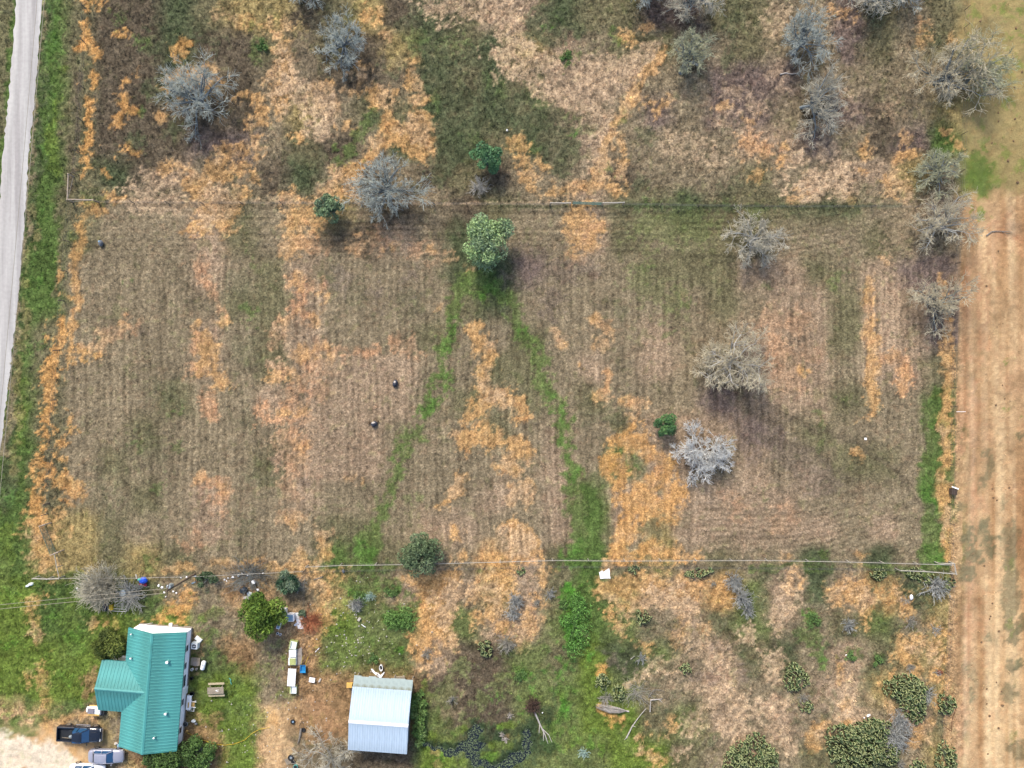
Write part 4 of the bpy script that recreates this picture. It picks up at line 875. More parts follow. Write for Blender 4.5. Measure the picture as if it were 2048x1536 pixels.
# ---------------------------------------------------------------- power lines and poles
M_pole = mat('utility_pole_wood', alb((120, 104, 88)), rough=.9, var=.2, scale=5)
M_cable = mat('power_cable', alb((176, 168, 150)), rough=.6, var=.05)
def pole(px, py, h_, label, tr=False, rz=0):
    x, y = W(px, py, h_); t = tag(empty('utility_pole', (x, y, 0), rz), label, 'utility pole')
    m = MB(); m.tube([(0, 0, -.3), (0, 0, h_+.3)], [.16, .11], M_pole, 10); m.build('pole', t)
    m = MB(); m.box((0, 0, h_), (1.7, .1, .12), M_pole); m.build('cross_arm', t)
    for s in (-.7, .7): m = MB(); m.cyl((s, 0, h_+.14), .05, .16, M_trim, 8); m.build('insulator', t)
    if tr: m = MB(); m.cyl((.3, .15, h_-.9), .27, .8, M_steel, 14); m.build('transformer', t)
    return (x, y)
H1 = 7.8
p1 = pole(112, -330, H1, 'roadside utility pole beyond the top of the photo'); p2 = pole(-90, 1850, H1, 'roadside utility pole beyond the bottom left corner of the photo')
p3 = pole(335, 1181, 7.4, 'utility pole with a white transformer left of the dull green bush by the yard fence', True, R(80)); p4 = pole(-330, 1248, 7.2, 'utility pole across the road beyond the left edge', False, R(80))
def cable(a, b_, za, zb, sag, label, r_=.022, off=(0, 0)):
    m = MB(); q = []
    for i in range(25):
        t = i/24; q.append((a[0]+(b_[0]-a[0])*t+off[0], a[1]+(b_[1]-a[1])*t+off[1], za+(zb-za)*t-sag*4*t*(1-t)))
    m.tube(q, r_, M_cable, 4); tag(m.build('power_line'), label, 'power line')
cable(p1, p2, H1+.2, H1+.2, .5, 'left wire of the roadside power line over the verge', off=(-.45, 0)); cable(p1, p2, H1+.2, H1+.2, .5, 'right wire of the roadside power line over the verge', .026, off=(.45, 0))
cable(p4, p3, 7.3, 7.3, .35, 'upper service wire crossing the front lawn', .026, off=(0, .25)); cable(p4, p3, 7.3, 7.3, .45, 'lower service wire crossing the front lawn', .026, off=(0, -.3))
# ---------------------------------------------------------------- trees and shrubs
def tubes(name, P0, P1, r0, r1, k, m, parent, col=None, kind=None):
    P0 = np.asarray(P0, float); P1 = np.asarray(P1, float); N = len(P0)
    d = P1-P0; L = np.linalg.norm(d, axis=1, keepdims=True)+1e-9; d = d/L
    up = np.where(np.abs(d[:, 2:3]) < .9, np.array([[0, 0, 1.]]), np.array([[1., 0, 0]]))
    a = np.cross(d, up); a /= np.linalg.norm(a, axis=1, keepdims=True); b_ = np.cross(d, a)
    th = 2*np.pi*np.arange(k)/k; c = np.cos(th)[None, :, None]; s_ = np.sin(th)[None, :, None]
    rg = a[:, None]*c + b_[:, None]*s_
    V = np.concatenate([P0[:, None]+rg*np.asarray(r0)[:, None, None], P1[:, None]+rg*np.asarray(r1)[:, None, None]], 1).reshape(-1, 3)
    j = np.arange(k); q = np.stack([j, (j+1) % k, k+(j+1) % k, k+j], -1)
    F = (q[None]+(np.arange(N)*2*k)[:, None, None]).reshape(-1, 4)
    o = link(name, npmesh(name, V, F, [m]), parent)
    if kind: o['kind'] = kind
    return o
def grow(rs_, start, dirs, ln, r, nseg, wig, up=0.0, tip=.45):
    N = len(start); P = [start]; D = dirs.copy(); Rr = [r]
    for i in range(nseg):
        D = D + rs_.normal(0, wig, (N, 3)) + np.array([0, 0, up]); D /= np.linalg.norm(D, axis=1, keepdims=True)
        P.append(P[-1]+D*(ln/nseg)[:, None]); Rr.append(r*(1-(1-tip)*(i+1)/nseg))
    return np.stack(P, 1), np.stack(Rr, 1)
def spawn(rs_, P, Rr, m, tmin, ang, lnf, lens, rf, up, spread=.4):
    N, S_, _ = P.shape; S_ -= 1; t = rs_.uniform(tmin, 1, (N, m)); t[:, 0] = 1.0
    x = t*S_; i = np.minimum(x.astype(int), S_-1); f = (x-i)[..., None]; n_ = np.arange(N)[:, None]
    st = P[n_, i]*(1-f)+P[n_, i+1]*f; d = P[n_, i+1]-P[n_, i]; d /= np.linalg.norm(d, axis=-1, keepdims=True)
    rr = (Rr[n_, i]*(1-f[..., 0])+Rr[n_, i+1]*f[..., 0])*rf
    v = rs_.normal(0, 1, d.shape); v -= d*(v*d).sum(-1, keepdims=True); v /= np.linalg.norm(v, axis=-1, keepdims=True)
    th = np.radians(rs_.uniform(ang*(1-spread), ang*(1+spread), t.shape))[..., None]
    D = d*np.cos(th)+v*np.sin(th)+np.array([0, 0, up]); D /= np.linalg.norm(D, axis=-1, keepdims=True)
    L = (lens[:, None]*lnf*rs_.uniform(.65, 1.3, t.shape)*(1.15-.4*t))
    return st.reshape(-1, 3), D.reshape(-1, 3), L.ravel(), rr.ravel()
def segs(P, Rr):
    return P[:, :-1].reshape(-1, 3), P[:, 1:].reshape(-1, 3), Rr[:, :-1].ravel(), Rr[:, 1:].ravel()
def bare_tree(name, px, py, h_, Rad, seed, label, bark, twig, group=None, cat='tree', lean=(0, 0), nl=13, trunk_h=.40, dens=6, tw=.0168, rt=.26, asym=None, flat=.25, cut=None):
    h_ *= .82; rs_ = np.random.RandomState(seed); x, y = W(px, py, .3); t = tag(empty(name, (x, y, gz(x, y)-.02)), label, cat, group)
    st = np.zeros((1, 3)); D = np.array([[lean[0], lean[1], 1.0]]); D /= np.linalg.norm(D); th = h_*trunk_h
    P, Rr = grow(rs_, st-np.array([[0, 0, .15]]), D, np.array([th]), np.array([rt]), 4, .08, 0, .75)
    tubes('trunk', *segs(P, Rr), 9, bark, t)
    az = np.linspace(0, 2*np.pi, nl, endpoint=False)+rs_.uniform(-.35, .35, nl)+rs_.uniform(0, 6)
    el = rs_.uniform(.10, .75, nl); el[0] = 1.25
    D = np.stack([np.cos(az)*np.cos(el), np.sin(az)*np.cos(el), np.sin(el)], 1)
    D[:, :2] += np.array(lean)*1.3; D /= np.linalg.norm(D, axis=1, keepdims=True)
    hr = np.sqrt((D[:, :2]**2).sum(1)); L = 1/np.sqrt((hr/(Rad*.95))**2+(D[:, 2]/((h_-th)*.8))**2)*rs_.uniform(.85, 1.1, nl)
    if asym is not None: L *= 1+.35*(D[:, 0]*asym[0]+D[:, 1]*asym[1])
    top = P[:, -1]; st = np.repeat(top, nl, 0) - np.array([[0, 0, 1.]])*rs_.uniform(0, th*.22, (nl, 1))
    P1, R1 = grow(rs_, st, D, L, np.full(nl, rt*.52)*rs_.uniform(.7, 1.1, nl), 6, .17, .03, .3)
    tubes('limb', *segs(P1, R1), 7, bark, t, kind='stuff') if False else None
    for q in range(nl): tubes('limb', *segs(P1[q:q+1], R1[q:q+1]), 7, bark, t)
    a = spawn(rs_, P1, R1, dens, .15, 54, .50, L, .6, .04); P2, R2 = grow(rs_, *a, 4, .2, .02, .35)
    a2 = spawn(rs_, P2, R2, dens, .15, 40, .62, a[2], .6, .03); P3, R3 = grow(rs_, *a2, 3, .22, .0, .4)
    a3 = spawn(rs_, P3, R3, dens-1, .15, 34, .72, a2[2], .65, .0); a3 = (a3[0], a3[1], np.maximum(a3[2], .25), a3[3]); P4, R4 = grow(rs_, *a3, 2, .25, .0, .5)
    R3 = np.maximum(R3, tw*1.15); R4 = np.maximum(R4, tw)
    tubes('branches', *segs(P2, np.maximum(R2, tw*1.6)), 5, bark, t, kind='stuff')
    s3, s4 = segs(P3, R3), segs(P4, R4)
    tubes('twigs', *[np.concatenate([u, v]) for u, v in zip(s3, s4)], 3, twig, t, kind='stuff')
    return t
B_pale = mat('bark_pale_grey', alb((178, 180, 176)), rough=.9, var=.18, scale=3)
B_blue = mat('bark_blue_grey', alb((132, 142, 146)), rough=.9, var=.2, scale=3)
B_dark = mat('bark_dark_grey', alb((138, 144, 142)), rough=.95, var=.25, scale=3)
B_white = mat('bark_bleached', alb((208, 206, 200)), rough=.85, var=.12, scale=3)
T_grey = mat('twigs_grey', alb((214, 208, 188)), rough=.9, var=.2, scale=1.2)
T_blue = mat('twigs_blue_grey', alb((198, 206, 198)), rough=.9, var=.2, scale=1.2)
T_olive = mat('twigs_lichen_green', alb((200, 202, 168)), rough=.9, var=.22, scale=1.2)
T_tan = mat('twigs_tan', alb((218, 208, 180)), rough=.9, var=.2, scale=1.2)
T_white = mat('twigs_white', alb((232, 234, 232)), rough=.9, var=.12, scale=1.2)
TR = [
 (412,212,6.6,5.2,11,'large blue grey bare tree nearest the road, above the straw patch',B_blue,T_blue,dict(lean=(-.1,.05),rt=.34,dens=6)),
 (692,103,5.6,3.6,12,'pale blue grey bare tree near the top, left of the pale track',B_blue,T_blue,dict(lean=(-.02,.1),dens=6)),
 (778,398,7.6,4.5,13,'broad grey tree overhanging the cross fence, between two green bushes',B_dark,T_blue,dict(rt=.36,dens=6,lean=(0,.08))),
 (1586,106,5.2,4.0,14,'wide bare tree at the top with its dark trunk foot showing below the crown',B_blue,T_blue,dict(lean=(.2,.42),rt=.30,dens=6)),
 (1362,144,5.4,3.6,15,'leaning bare tree by the sandy fork with a dark slanting trunk',B_blue,T_olive,dict(lean=(.28,.5),rt=.30,trunk_h=.45,dens=6)),
 (1603,214,5.6,4.6,16,'sprawling bare tree below the top right one, twigs spread over brown grass',B_blue,T_grey,dict(lean=(.45,.02),rt=.26,dens=6)),
 (1872,166,6.4,5.2,17,'largest of the tan twigged trees at the top right fence',B_dark,T_tan,dict(rt=.32,dens=6)),
 (1930,166,5.6,4.2,18,'grey green tree just over the top right fence line, right of the largest',B_dark,T_olive,dict(rt=.28,dens=6,lean=(.2,.1))),
 (1868,346,4.2,2.8,19,'soft olive twigged tree above the white tree by the right fence',B_blue,T_olive,dict(rt=.24,dens=6)),
 (1864,452,4.6,4.6,20,'white grey bare tree reaching over the dirt lane corner',B_pale,T_tan,dict(rt=.30,dens=6,asym=(.6,0))),
 (1500,482,4.8,4.9,21,'silver bare tree inside the field, just below the cross fence',B_pale,T_grey,dict(rt=.28,dens=6,lean=(.12,.02))),
 (1858,606,4.4,4.4,22,'grey spreading tree by the right fence, lower of the fence side trees',B_dark,T_tan,dict(rt=.28,dens=6)),
 (1456,722,5.4,5.2,23,'large tan bare tree alone in the mown field with white lower limbs',B_white,T_tan,dict(rt=.26,dens=7,trunk_h=.3)),
 (1404,902,4.0,3.7,24,'small bright white bare tree next to the dark green bush in the field',B_white,T_white,dict(rt=.2,dens=6,trunk_h=.2,tw=.021)),
 (664,1520,3.6,4.2,25,'dense grey bare brush tree at the corner of the pale blue shed',B_pale,T_grey,dict(rt=.16,dens=6,nl=9,trunk_h=.12)),
 (1372,8,6.0,3.6,26,'bare tree cut by the top edge, left of the top right group',B_blue,T_grey,dict(rt=.28,dens=6)),
 (1290,-22,5.2,3.6,27,'bluish bare tree mostly above the top edge, left of its neighbour',B_blue,T_blue,dict(rt=.24,dens=6)),
 (1732,4,6.0,3.0,28,'dark trunked bare tree at the very top edge above the brown grass',B_dark,T_grey,dict(rt=.34,dens=5)),
 (1806,-16,5.2,3.2,29,'bare tree at the very top edge right of the dark trunk',B_blue,T_blue,dict(rt=.24,dens=5)),
 (622,-16,5.2,2.8,30,'blue grey bare tree peeking over the top edge above the pale straw',B_blue,T_blue,dict(rt=.22,dens=5)),
]
for a in TR:
    px_, py_, h_, rr_, sd_, lab, bk, tw_, kw = a
    bare_tree('bare_tree', px_, py_, h_, rr_, sd_, lab, bk, tw_, group='bare grey trees in the pasture', **kw)

def leaf_cloud(name, parent, C0, n, size, m, seed, elong=1.6):
    """small leaf sprays: bent two-triangle pieces at the points C0"""
    rs_ = np.random.RandomState(seed); N = len(C0)
    d = rs_.normal(0, 1, (N, 3)); d[:, 2] = np.abs(d[:, 2])*.6; d /= np.linalg.norm(d, axis=1, keepdims=True)
    u = np.cross(d, rs_.normal(0, 1, (N, 3))); u /= np.linalg.norm(u, axis=1, keepdims=True); s = size*rs_.uniform(.6, 1.4, (N, 1))
    A_ = C0-u*s*.4; B_ = C0+u*s*.4; T_ = C0+d*s*elong; Q_ = C0-d*s*.5*elong
    V = np.stack([A_, T_, B_, Q_], 1).reshape(-1, 3); F = (np.array([[0, 1, 2], [0, 2, 3]])[None]+(np.arange(N)*4)[:, None, None]).reshape(-1, 3)
    return V, F
def leafy_tree(name, px, py, h_, Rad, seed, label, cols, n=5200, size=.16, cat='tree', low=.12, stretch=(1, 1), elong=1.6, lobes=26, bark=None, group=None, openess=.5, hz=.5):
    rs_ = np.random.RandomState(seed); x, y = W(px, py, h_*hz); t = tag(empty(name, (x, y, gz(x, y))), label, cat, group)
    bark = mat('green_stems', alb((84, 112, 60)), rough=.9) if cat in ('weeds', 'plants') else (bark or B_dark); nl = 8; th = h_*.3
    P, Rr = grow(rs_, np.array([[0, 0, -.15]]), np.array([[0, 0, 1.]]), np.array([th]), np.array([.06*Rad+.05]), 3, .1, 0, .8)
    tubes('trunk', *segs(P, Rr), 8, bark, t)
    az = rs_.uniform(0, 6.28, lobes); rr = np.sqrt(rs_.uniform(.02, 1, lobes))*.78; zz = rs_.uniform(low+.1, 1, lobes)
    cap_ = np.sqrt(np.clip(1-rr**2*.85, .05, 1)); L0 = np.stack([np.cos(az)*rr*Rad*stretch[0], np.sin(az)*rr*Rad*stretch[1], h_*(low+.15+(.80-low)*cap_*zz)], 1)
    D = L0-P[0, -1]; ln = np.linalg.norm(D, axis=1); D /= ln[:, None]
    P1, R1 = grow(rs_, np.repeat(P[:, -1], lobes, 0), D, ln, np.full(lobes, .03*Rad+.02), 3, .06, 0, .3); tubes('branches', *segs(P1, R1), 5, bark, t, kind='stuff')
    k = rs_.randint(0, lobes, n); lr = Rad*rs_.uniform(.24, .40, lobes); v = rs_.normal(0, 1, (n, 3)); v /= np.linalg.norm(v, axis=1, keepdims=True)
    rad = rs_.uniform(openess, 1.05, (n, 1))**.6
    C0 = L0[k]+v*lr[k][:, None]*rad*np.array([1, 1, .75]); C0[:, 2] = np.maximum(C0[:, 2], .1)
    V, F = leaf_cloud('foliage', t, C0, n, size, None, seed+1, elong)
    base = np.array([alb(c) for c in cols]); ci = rs_.randint(0, len(cols), lobes); cc = base[ci][k]*.6+base[rs_.randint(0, len(cols), n)]*.4
    cc = (cc*.85+cc.mean(1, keepdims=True)*.15)*np.array([1.04, 1.0, .88]); cc = cc*rs_.uniform(.6, 1.45, (n, 1))*1.5; cc = np.repeat(cc, 4, 0)
    m = mat('foliage_leaves', (0, 0, 0), rough=.75, attr=True, var=.06, spec=.2)
    o = link('crown', npmesh('crown', V, F, [m], col=np.clip(cc, .004, .7)), t); o['kind'] = 'stuff'
    return t
leafy_tree('evergreen_tree', 978,482, 5.6, 3.6, 41, 'large pale green tree below the cross fence in the field centre', [(142,172,118),(122,152,108),(150,184,120),(112,136,112)], n=9000, size=.15, openess=.4, lobes=30)
leafy_tree('evergreen_tree', 662,420, 3.4, 2.0, 42, 'small dull green bushy tree on the cross fence left of the broad grey tree', [(98,126,98),(120,148,108),(86,110,92)], n=3800, size=.13, lobes=16)
leafy_tree('evergreen_tree', 973,319, 3.8, 2.1, 43, 'round blue green bush above the cross fence, near the straw tongue', [(84,132,88),(98,150,98),(72,112,84)], n=4200, size=.13, lobes=16)
leafy_tree('evergreen_tree', 1332,852, 2.6, 1.7, 44, 'compact dark green bush beside the white bare tree in the field', [(66,110,68),(52,90,60),(92,136,80)], n=4400, size=.11, lobes=14)
leafy_tree('evergreen_tree', 842,1106, 4.0, 2.9, 45, 'dark olive round tree standing over the pipe rail fence', [(82,104,74),(96,118,84),(68,92,66),(104,124,96)], n=8000, size=.13, lobes=26)
leafy_tree('evergreen_tree', 524,1230, 4.6, 3.1, 46, 'bright moss green cedar above the beehive row in the yard', [(88,118,34),(70,100,28),(118,146,52),(54,80,30)], n=8000, size=.16, elong=2.4, lobes=30)
leafy_tree('evergreen_tree', 224,1286, 3.4, 2.5, 47, 'dark mossy tree tucked in the corner of the teal roofs', [(84,98,34),(66,82,30),(110,124,52),(58,72,34)], n=6500, size=.14, elong=2.0, lobes=22, stretch=(1,.95))
leafy_tree('evergreen_tree', 345,1522, 3.6, 3.4, 48, 'dark green tree under the bottom end of the teal roof', [(66,96,44),(84,116,54),(56,80,44)], n=8000, size=.14, lobes=28, stretch=(1.1,.8))
leafy_tree('evergreen_bush', 396,1506, 2.6, 2.2, 49, 'smaller dark green bush right of the tree under the teal roof end', [(66,100,48),(88,122,60),(58,84,46)], n=4500, size=.13, lobes=18, cat='bush')
leafy_tree('evergreen_bush', 579,1163, 2.0, 1.5, 50, 'dark spiky green bush by the yard fence corner', [(38,76,56),(50,96,66),(30,60,46),(120,140,120)], n=3400, size=.14, elong=3.0, lobes=14, cat='bush')
leafy_tree('evergreen_bush', 415,1160, 1.4, 1.2, 51, 'low dull green bush at the end of the dark log', [(84,106,78),(70,92,66)], n=1800, size=.12, lobes=10, cat='bush', stretch=(1.6,.9))
leafy_tree('leafy_weeds', 838,1428, 1.0, 1.6, 52, 'strip of tall green weeds along the east wall of the shed', [(96,136,66),(84,116,58),(122,150,92)], n=3600, size=.13, elong=2.2, lobes=30, cat='weeds', stretch=(.7,3.0), low=.05, hz=.3)
leafy_tree('leafy_weeds', 803,1240, .6, 2.2, 53, 'lush green weed patch between the shed and straw', [(88,130,60),(108,148,74),(78,114,58)], n=2200, size=.11, lobes=26, cat='weeds', low=.05, stretch=(1.1,.8), hz=.3)
leafy_tree('leafy_weeds', 1150,1250, .7, 2.6, 54, 'lush weeds in the bright green swale', [(84,136,56),(100,150,66),(76,118,56)], n=2600, size=.12, lobes=40, cat='weeds', low=.05, stretch=(.8,2.2), hz=.3)
for i, (px_, py_, r_, lab) in enumerate([(1622,1240,1.2,'green weed clump in the upper cactus pasture'),(1700,1312,.9,'small green weed clump above the twin cactus'),(1128,1208,.8,'dark weed clump at the left rim of the bright swale'),(745,1318,.9,'low weed clump just above the shed'),(722,1193,1.0,'low weed clump behind the grey bush near the shed'),(1752,1320,.8,'small weed clump left of the lobed cactus'),(780,1180,1.0,'broad leaved weeds above the lush patch'),(1040,1350,1.0,'weed clump above the creek head'),(525,92,1.0,'green clump in the top left grass'),(1135,116,1.0,'green clump inside the pale track fork')]):
    leafy_tree('weed_clump', px_, py_, .45, r_, 70+i, lab, [(92,126,66),(80,112,60)], n=500, size=.10, lobes=12, cat='weeds', low=.05, hz=.3)

def brush(name, px, py, Rad, h_, seed, label, m, n=260, tw=.012, sub=5, stretch=1.0, rz=0, cat='shrub', wig=.16, elr=(.1, 1.35), group=None):
    wig = .32 if name == 'shrub' and m is S_blue else wig; n = int(n*.5) if name == 'shrub' and m is S_blue else n; tw = tw*1.55 if name == 'shrub' and m is S_blue else tw
    rs_ = np.random.RandomState(seed); x, y = W(px, py, h_*.4); t = tag(empty(name, (x, y, gz(x, y)), R(rz)), label, cat, group)
    az = rs_.uniform(0, 6.28, n); el = rs_.uniform(*elr, n); D = np.stack([np.cos(az)*np.cos(el), np.sin(az)*np.cos(el), np.sin(el)], 1)
    L = 1/np.sqrt((D[:, 0]/(Rad*stretch))**2+(D[:, 1]/Rad)**2+(D[:, 2]/h_)**2)*rs_.uniform(.6, 1.0, n)
    st = rs_.normal(0, Rad*.12, (n, 3)); st[:, 0] *= stretch; st[:, 2] = 0
    P1, R1 = grow(rs_, st, D, L, np.full(n, tw*1.7), 3, wig, .0, .5)
    a = spawn(rs_, P1, R1, sub, .35, 36, .35, L, .6, .05); P2, R2 = grow(rs_, *a, 2, .2, .0, .6); R2 = np.maximum(R2, tw*.9)
    tubes('stems', *segs(P1, R1), 3, m, t, kind='stuff'); tubes('twigs', *segs(P2, R2), 3, m, t, kind='stuff')
    return t
S_blue = mat('shrub_blue_grey', alb((186, 188, 184)), rough=.9, var=.35, scale=2)
S_grey = mat('shrub_dull_grey', alb((184, 180, 168)), rough=.9, var=.2, scale=2)
S_teal = mat('agave_pale_teal', alb((196, 224, 212)), rough=.8, var=.15, scale=2)
S_red = mat('rusty_brush', alb((206, 134, 98)), rough=.9, var=.2, scale=2)
S_brown = mat('brown_roots', alb((104, 84, 74)), rough=.95, var=.25, scale=2)
for i, (px_, py_, r_, h_, m_, lab, kw) in enumerate([
 (958,372,1.7,1.5,B_white,'small whitish bare bush under the blue green bush by the fence',dict(n=90)),
 (712,1208,1.35,1.2,S_blue,'spiky blue grey shrub above the shed yard',dict(n=150,tw=.0135)),
 (740,1192,.9,.8,S_teal,'small pale grey green shrub beside the spiky one above the shed',dict(n=50)),
 (1032,1202,1.4,1.1,S_blue,'upper half of the twin blue grey shrub on the straw slope',dict(n=150,tw=.0135)),
 (1026,1226,1.3,1.1,S_blue,'lower half of the twin blue grey shrub on the straw slope',dict(n=130,tw=.0135)),
 (1100,1190,.95,.9,S_blue,'little blue grey shrub just left of the bright green swale',dict(n=80)),
 (1076,1206,.7,.6,S_grey,'faint grey shrub left of the little blue grey one',dict(n=40)),
 (1014,1288,1.6,1.3,S_grey,'dull grey fan shaped shrub beside the small round cactus',dict(n=120)),
 (852,1308,.9,.7,S_grey,'small grey shrub at the straw edge left of the round cactus',dict(n=60)),
 (1468,1164,1.7,1.2,S_blue,'upper lobe of the big blue grey thicket near the pipe fence',dict(n=190,tw=.0135)),
 (1484,1196,1.8,1.3,S_blue,'middle lobe of the big blue grey thicket near the pipe fence',dict(n=210,tw=.0135)),
 (1496,1220,1.3,1.0,S_blue,'bottom lobe of the big blue grey thicket near the pipe fence',dict(n=120,tw=.0135)),
 (1282,1318,1.1,.7,S_blue,'low blue grey shrub beside the pale stick',dict(n=70)),
 (1425,1168,.7,.5,S_grey,'faint grey shrub left of the blue grey thicket',dict(n=40)),
 (1698,1252,1.3,1.0,S_blue,'grey shrub in the middle of the right cactus pasture',dict(n=100)),
 (1822,1245,1.0,.8,S_grey,'grey shrub below the white scrap near the lane',dict(n=60)),
 (1872,1258,1.1,.6,S_blue,'flat grey shrub beside the lane fence',dict(n=50)),
 (1876,1172,2.3,1.2,S_blue,'grey shrub mass next to the corner cactus',dict(n=190,stretch=1.2,tw=.016)),
 (1854,1390,1.6,1.0,S_blue,'pale grey shrub on the right flank of the lobed cactus',dict(n=110)),
 (1792,1470,2.8,1.5,S_blue,'large grey thicket on the right flank of the biggest cactus',dict(n=380,tw=.0135)),
 (1800,1440,2.0,1.2,S_blue,'grey thicket above the large one by the biggest cactus',dict(n=170,tw=.0135)),
 (1820,1334,.8,.6,S_grey,'small grey shrub above the lobed cactus',dict(n=50)),
 (1606,1396,.9,.7,S_grey,'small grey shrub below the round cactus on pale soil',dict(n=50)),
 (1800,1528,.9,.7,S_grey,'grey shrub near the bottom edge right of the biggest cactus',dict(n=50)),
 (1167,1506,.9,.6,S_teal,'pale teal agave like shrub near the bottom edge',dict(n=70,sub=3,tw=.022)),
 (598,1170,1.2,.9,B_pale,'silver twigs beside the dark spiky bush at the yard corner',dict(n=80)),
 (196,1176,3.4,2.6,T_grey,'big round ball of grey bare stems by the yard fence',dict(n=520,tw=.016,sub=6,wig=.08)),
 (258,1190,2.4,1.2,B_pale,'heap of cut grey branches beside the transformer pole',dict(n=120,tw=.026,sub=4,elr=(-.02,.5))),
 (620,1244,1.9,.7,S_red,'pile of rust red dead branches beside the white scraps',dict(n=210,sub=5,elr=(.0,.5))),
 (497,1150,3.2,.7,B_dark,'low dark heap of sticks along the yard fence',dict(n=190,stretch=1.3,elr=(.0,.4))),
 (1212,1396,1.3,.6,S_grey,'dead grey weeds below the two little cacti',dict(n=70,elr=(.1,.8))),
 (1275,1385,2.6,.4,S_grey,'scattered dead sticks in the dry grass left of the fallen tree',dict(n=90,sub=2,elr=(.0,.25))),
 (905,1400,1.0,.8,S_grey,'thin dead bush on the bare brown patch',dict(n=36)),
 (1875,1345,.6,.4,S_blue,'tiny dark shrub by a rusty patch near the lane',dict(n=40)),
 (1812,1200,.8,.4,S_grey,'thin dead brush under the white scrap near the lane',dict(n=36,elr=(.0,.4))),
 ]):
    brush('shrub', px_, py_, r_, h_, 200+i, lab, m_, cat='shrub', **kw)

# ---------------------------------------------------------------- prickly pear
M_pad = mat('cactus_pads', (0, 0, 0), rough=.6, attr=True, var=.08, spec=.25)
def pad_template():
    k = 8; V = []; F = []
    for s_, sc_ in ((-.12, .80), (-.06, 1.0), (.06, 1.0), (.12, .80)):
        for i in range(k):
            a = 2*math.pi*i/k; V.append((math.cos(a)*.42*sc_, s_, .5+math.sin(a)*.5*sc_))
    for j in range(3):
        for i in range(k): F.append((j*k+i, j*k+(i+1) % k, (j+1)*k+(i+1) % k, (j+1)*k+i))
    F += [(0, 3, 2, 1), (0, 5, 4, 3), (0, 7, 6, 5)] + [(24, 25, 26, 27), (24, 27, 28, 29), (24, 29, 30, 31)]
    return np.array(V), np.array(F)
PT_V, PT_F = pad_template()
def cactus(px, py, label, lobes, h_=1.1, seed=0, dens=17, tone=1.0, ps=.42):
    """lobes: (dx,dy,rx,ry) in pixels about px,py"""
    rs_ = np.random.RandomState(seed); x, y = W(px, py, h_*.5); t = tag(empty('prickly_pear', (x, y, gz(x, y))), label, 'cactus', 'prickly pear clumps')
    C0 = []; 
    for dx, dy, rx, ry in lobes:
        rx, ry = rx*S, ry*S; n_ = int(dens*rx*ry*math.pi); a = rs_.uniform(0, 6.28, n_); q = np.sqrt(rs_.rand(n_)); jx = 1+.12*np.sin(a*3+rs_.rand()*6)
        hh_ = h_*np.sqrt(np.clip(1.05-q**2, .05, 1))*rs_.uniform(.35, 1.0, n_)*min(1, .5+min(rx, ry)*.5)
        C0.append(np.stack([dx*S+np.cos(a)*q*rx*jx, -dy*S+np.sin(a)*q*ry*jx, np.maximum(hh_-ps*.7, -.02), np.cos(a)*q, np.sin(a)*q], 1))
    C0 = np.concatenate(C0); n_ = len(C0)
    az = rs_.uniform(0, math.pi*2, n_); tilt = rs_.uniform(-.8, .8, n_); sc_ = ps*rs_.uniform(.8, 1.25, n_)
    ca, sa = np.cos(az), np.sin(az); ct, st_ = np.cos(tilt), np.sin(tilt)
    V = PT_V[None]*sc_[:, None, None]; X = V[..., 0]; Y = V[..., 1]*ct[:, None]-V[..., 2]*st_[:, None]; Z = V[..., 1]*st_[:, None]+V[..., 2]*ct[:, None]
    Vx = X*ca[:, None]-Y*sa[:, None]+C0[:, 0:1]; Vy = X*sa[:, None]+Y*ca[:, None]+C0[:, 1:2]; Vz = Z+C0[:, 2:3]
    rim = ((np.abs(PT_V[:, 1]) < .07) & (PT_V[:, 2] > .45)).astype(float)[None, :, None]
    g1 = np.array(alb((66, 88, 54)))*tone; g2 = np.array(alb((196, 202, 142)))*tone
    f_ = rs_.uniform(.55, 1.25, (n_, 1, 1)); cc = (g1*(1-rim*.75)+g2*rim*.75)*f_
    F = (PT_F[None]+(np.arange(n_)*len(PT_V))[:, None, None]).reshape(-1, 4)
    o = link('pads', npmesh('pads', np.stack([Vx, Vy, Vz], -1).reshape(-1, 3), F, [M_pad], col=np.clip(cc.reshape(-1, 3), .005, .6)), t); o['kind'] = 'stuff'
    return t
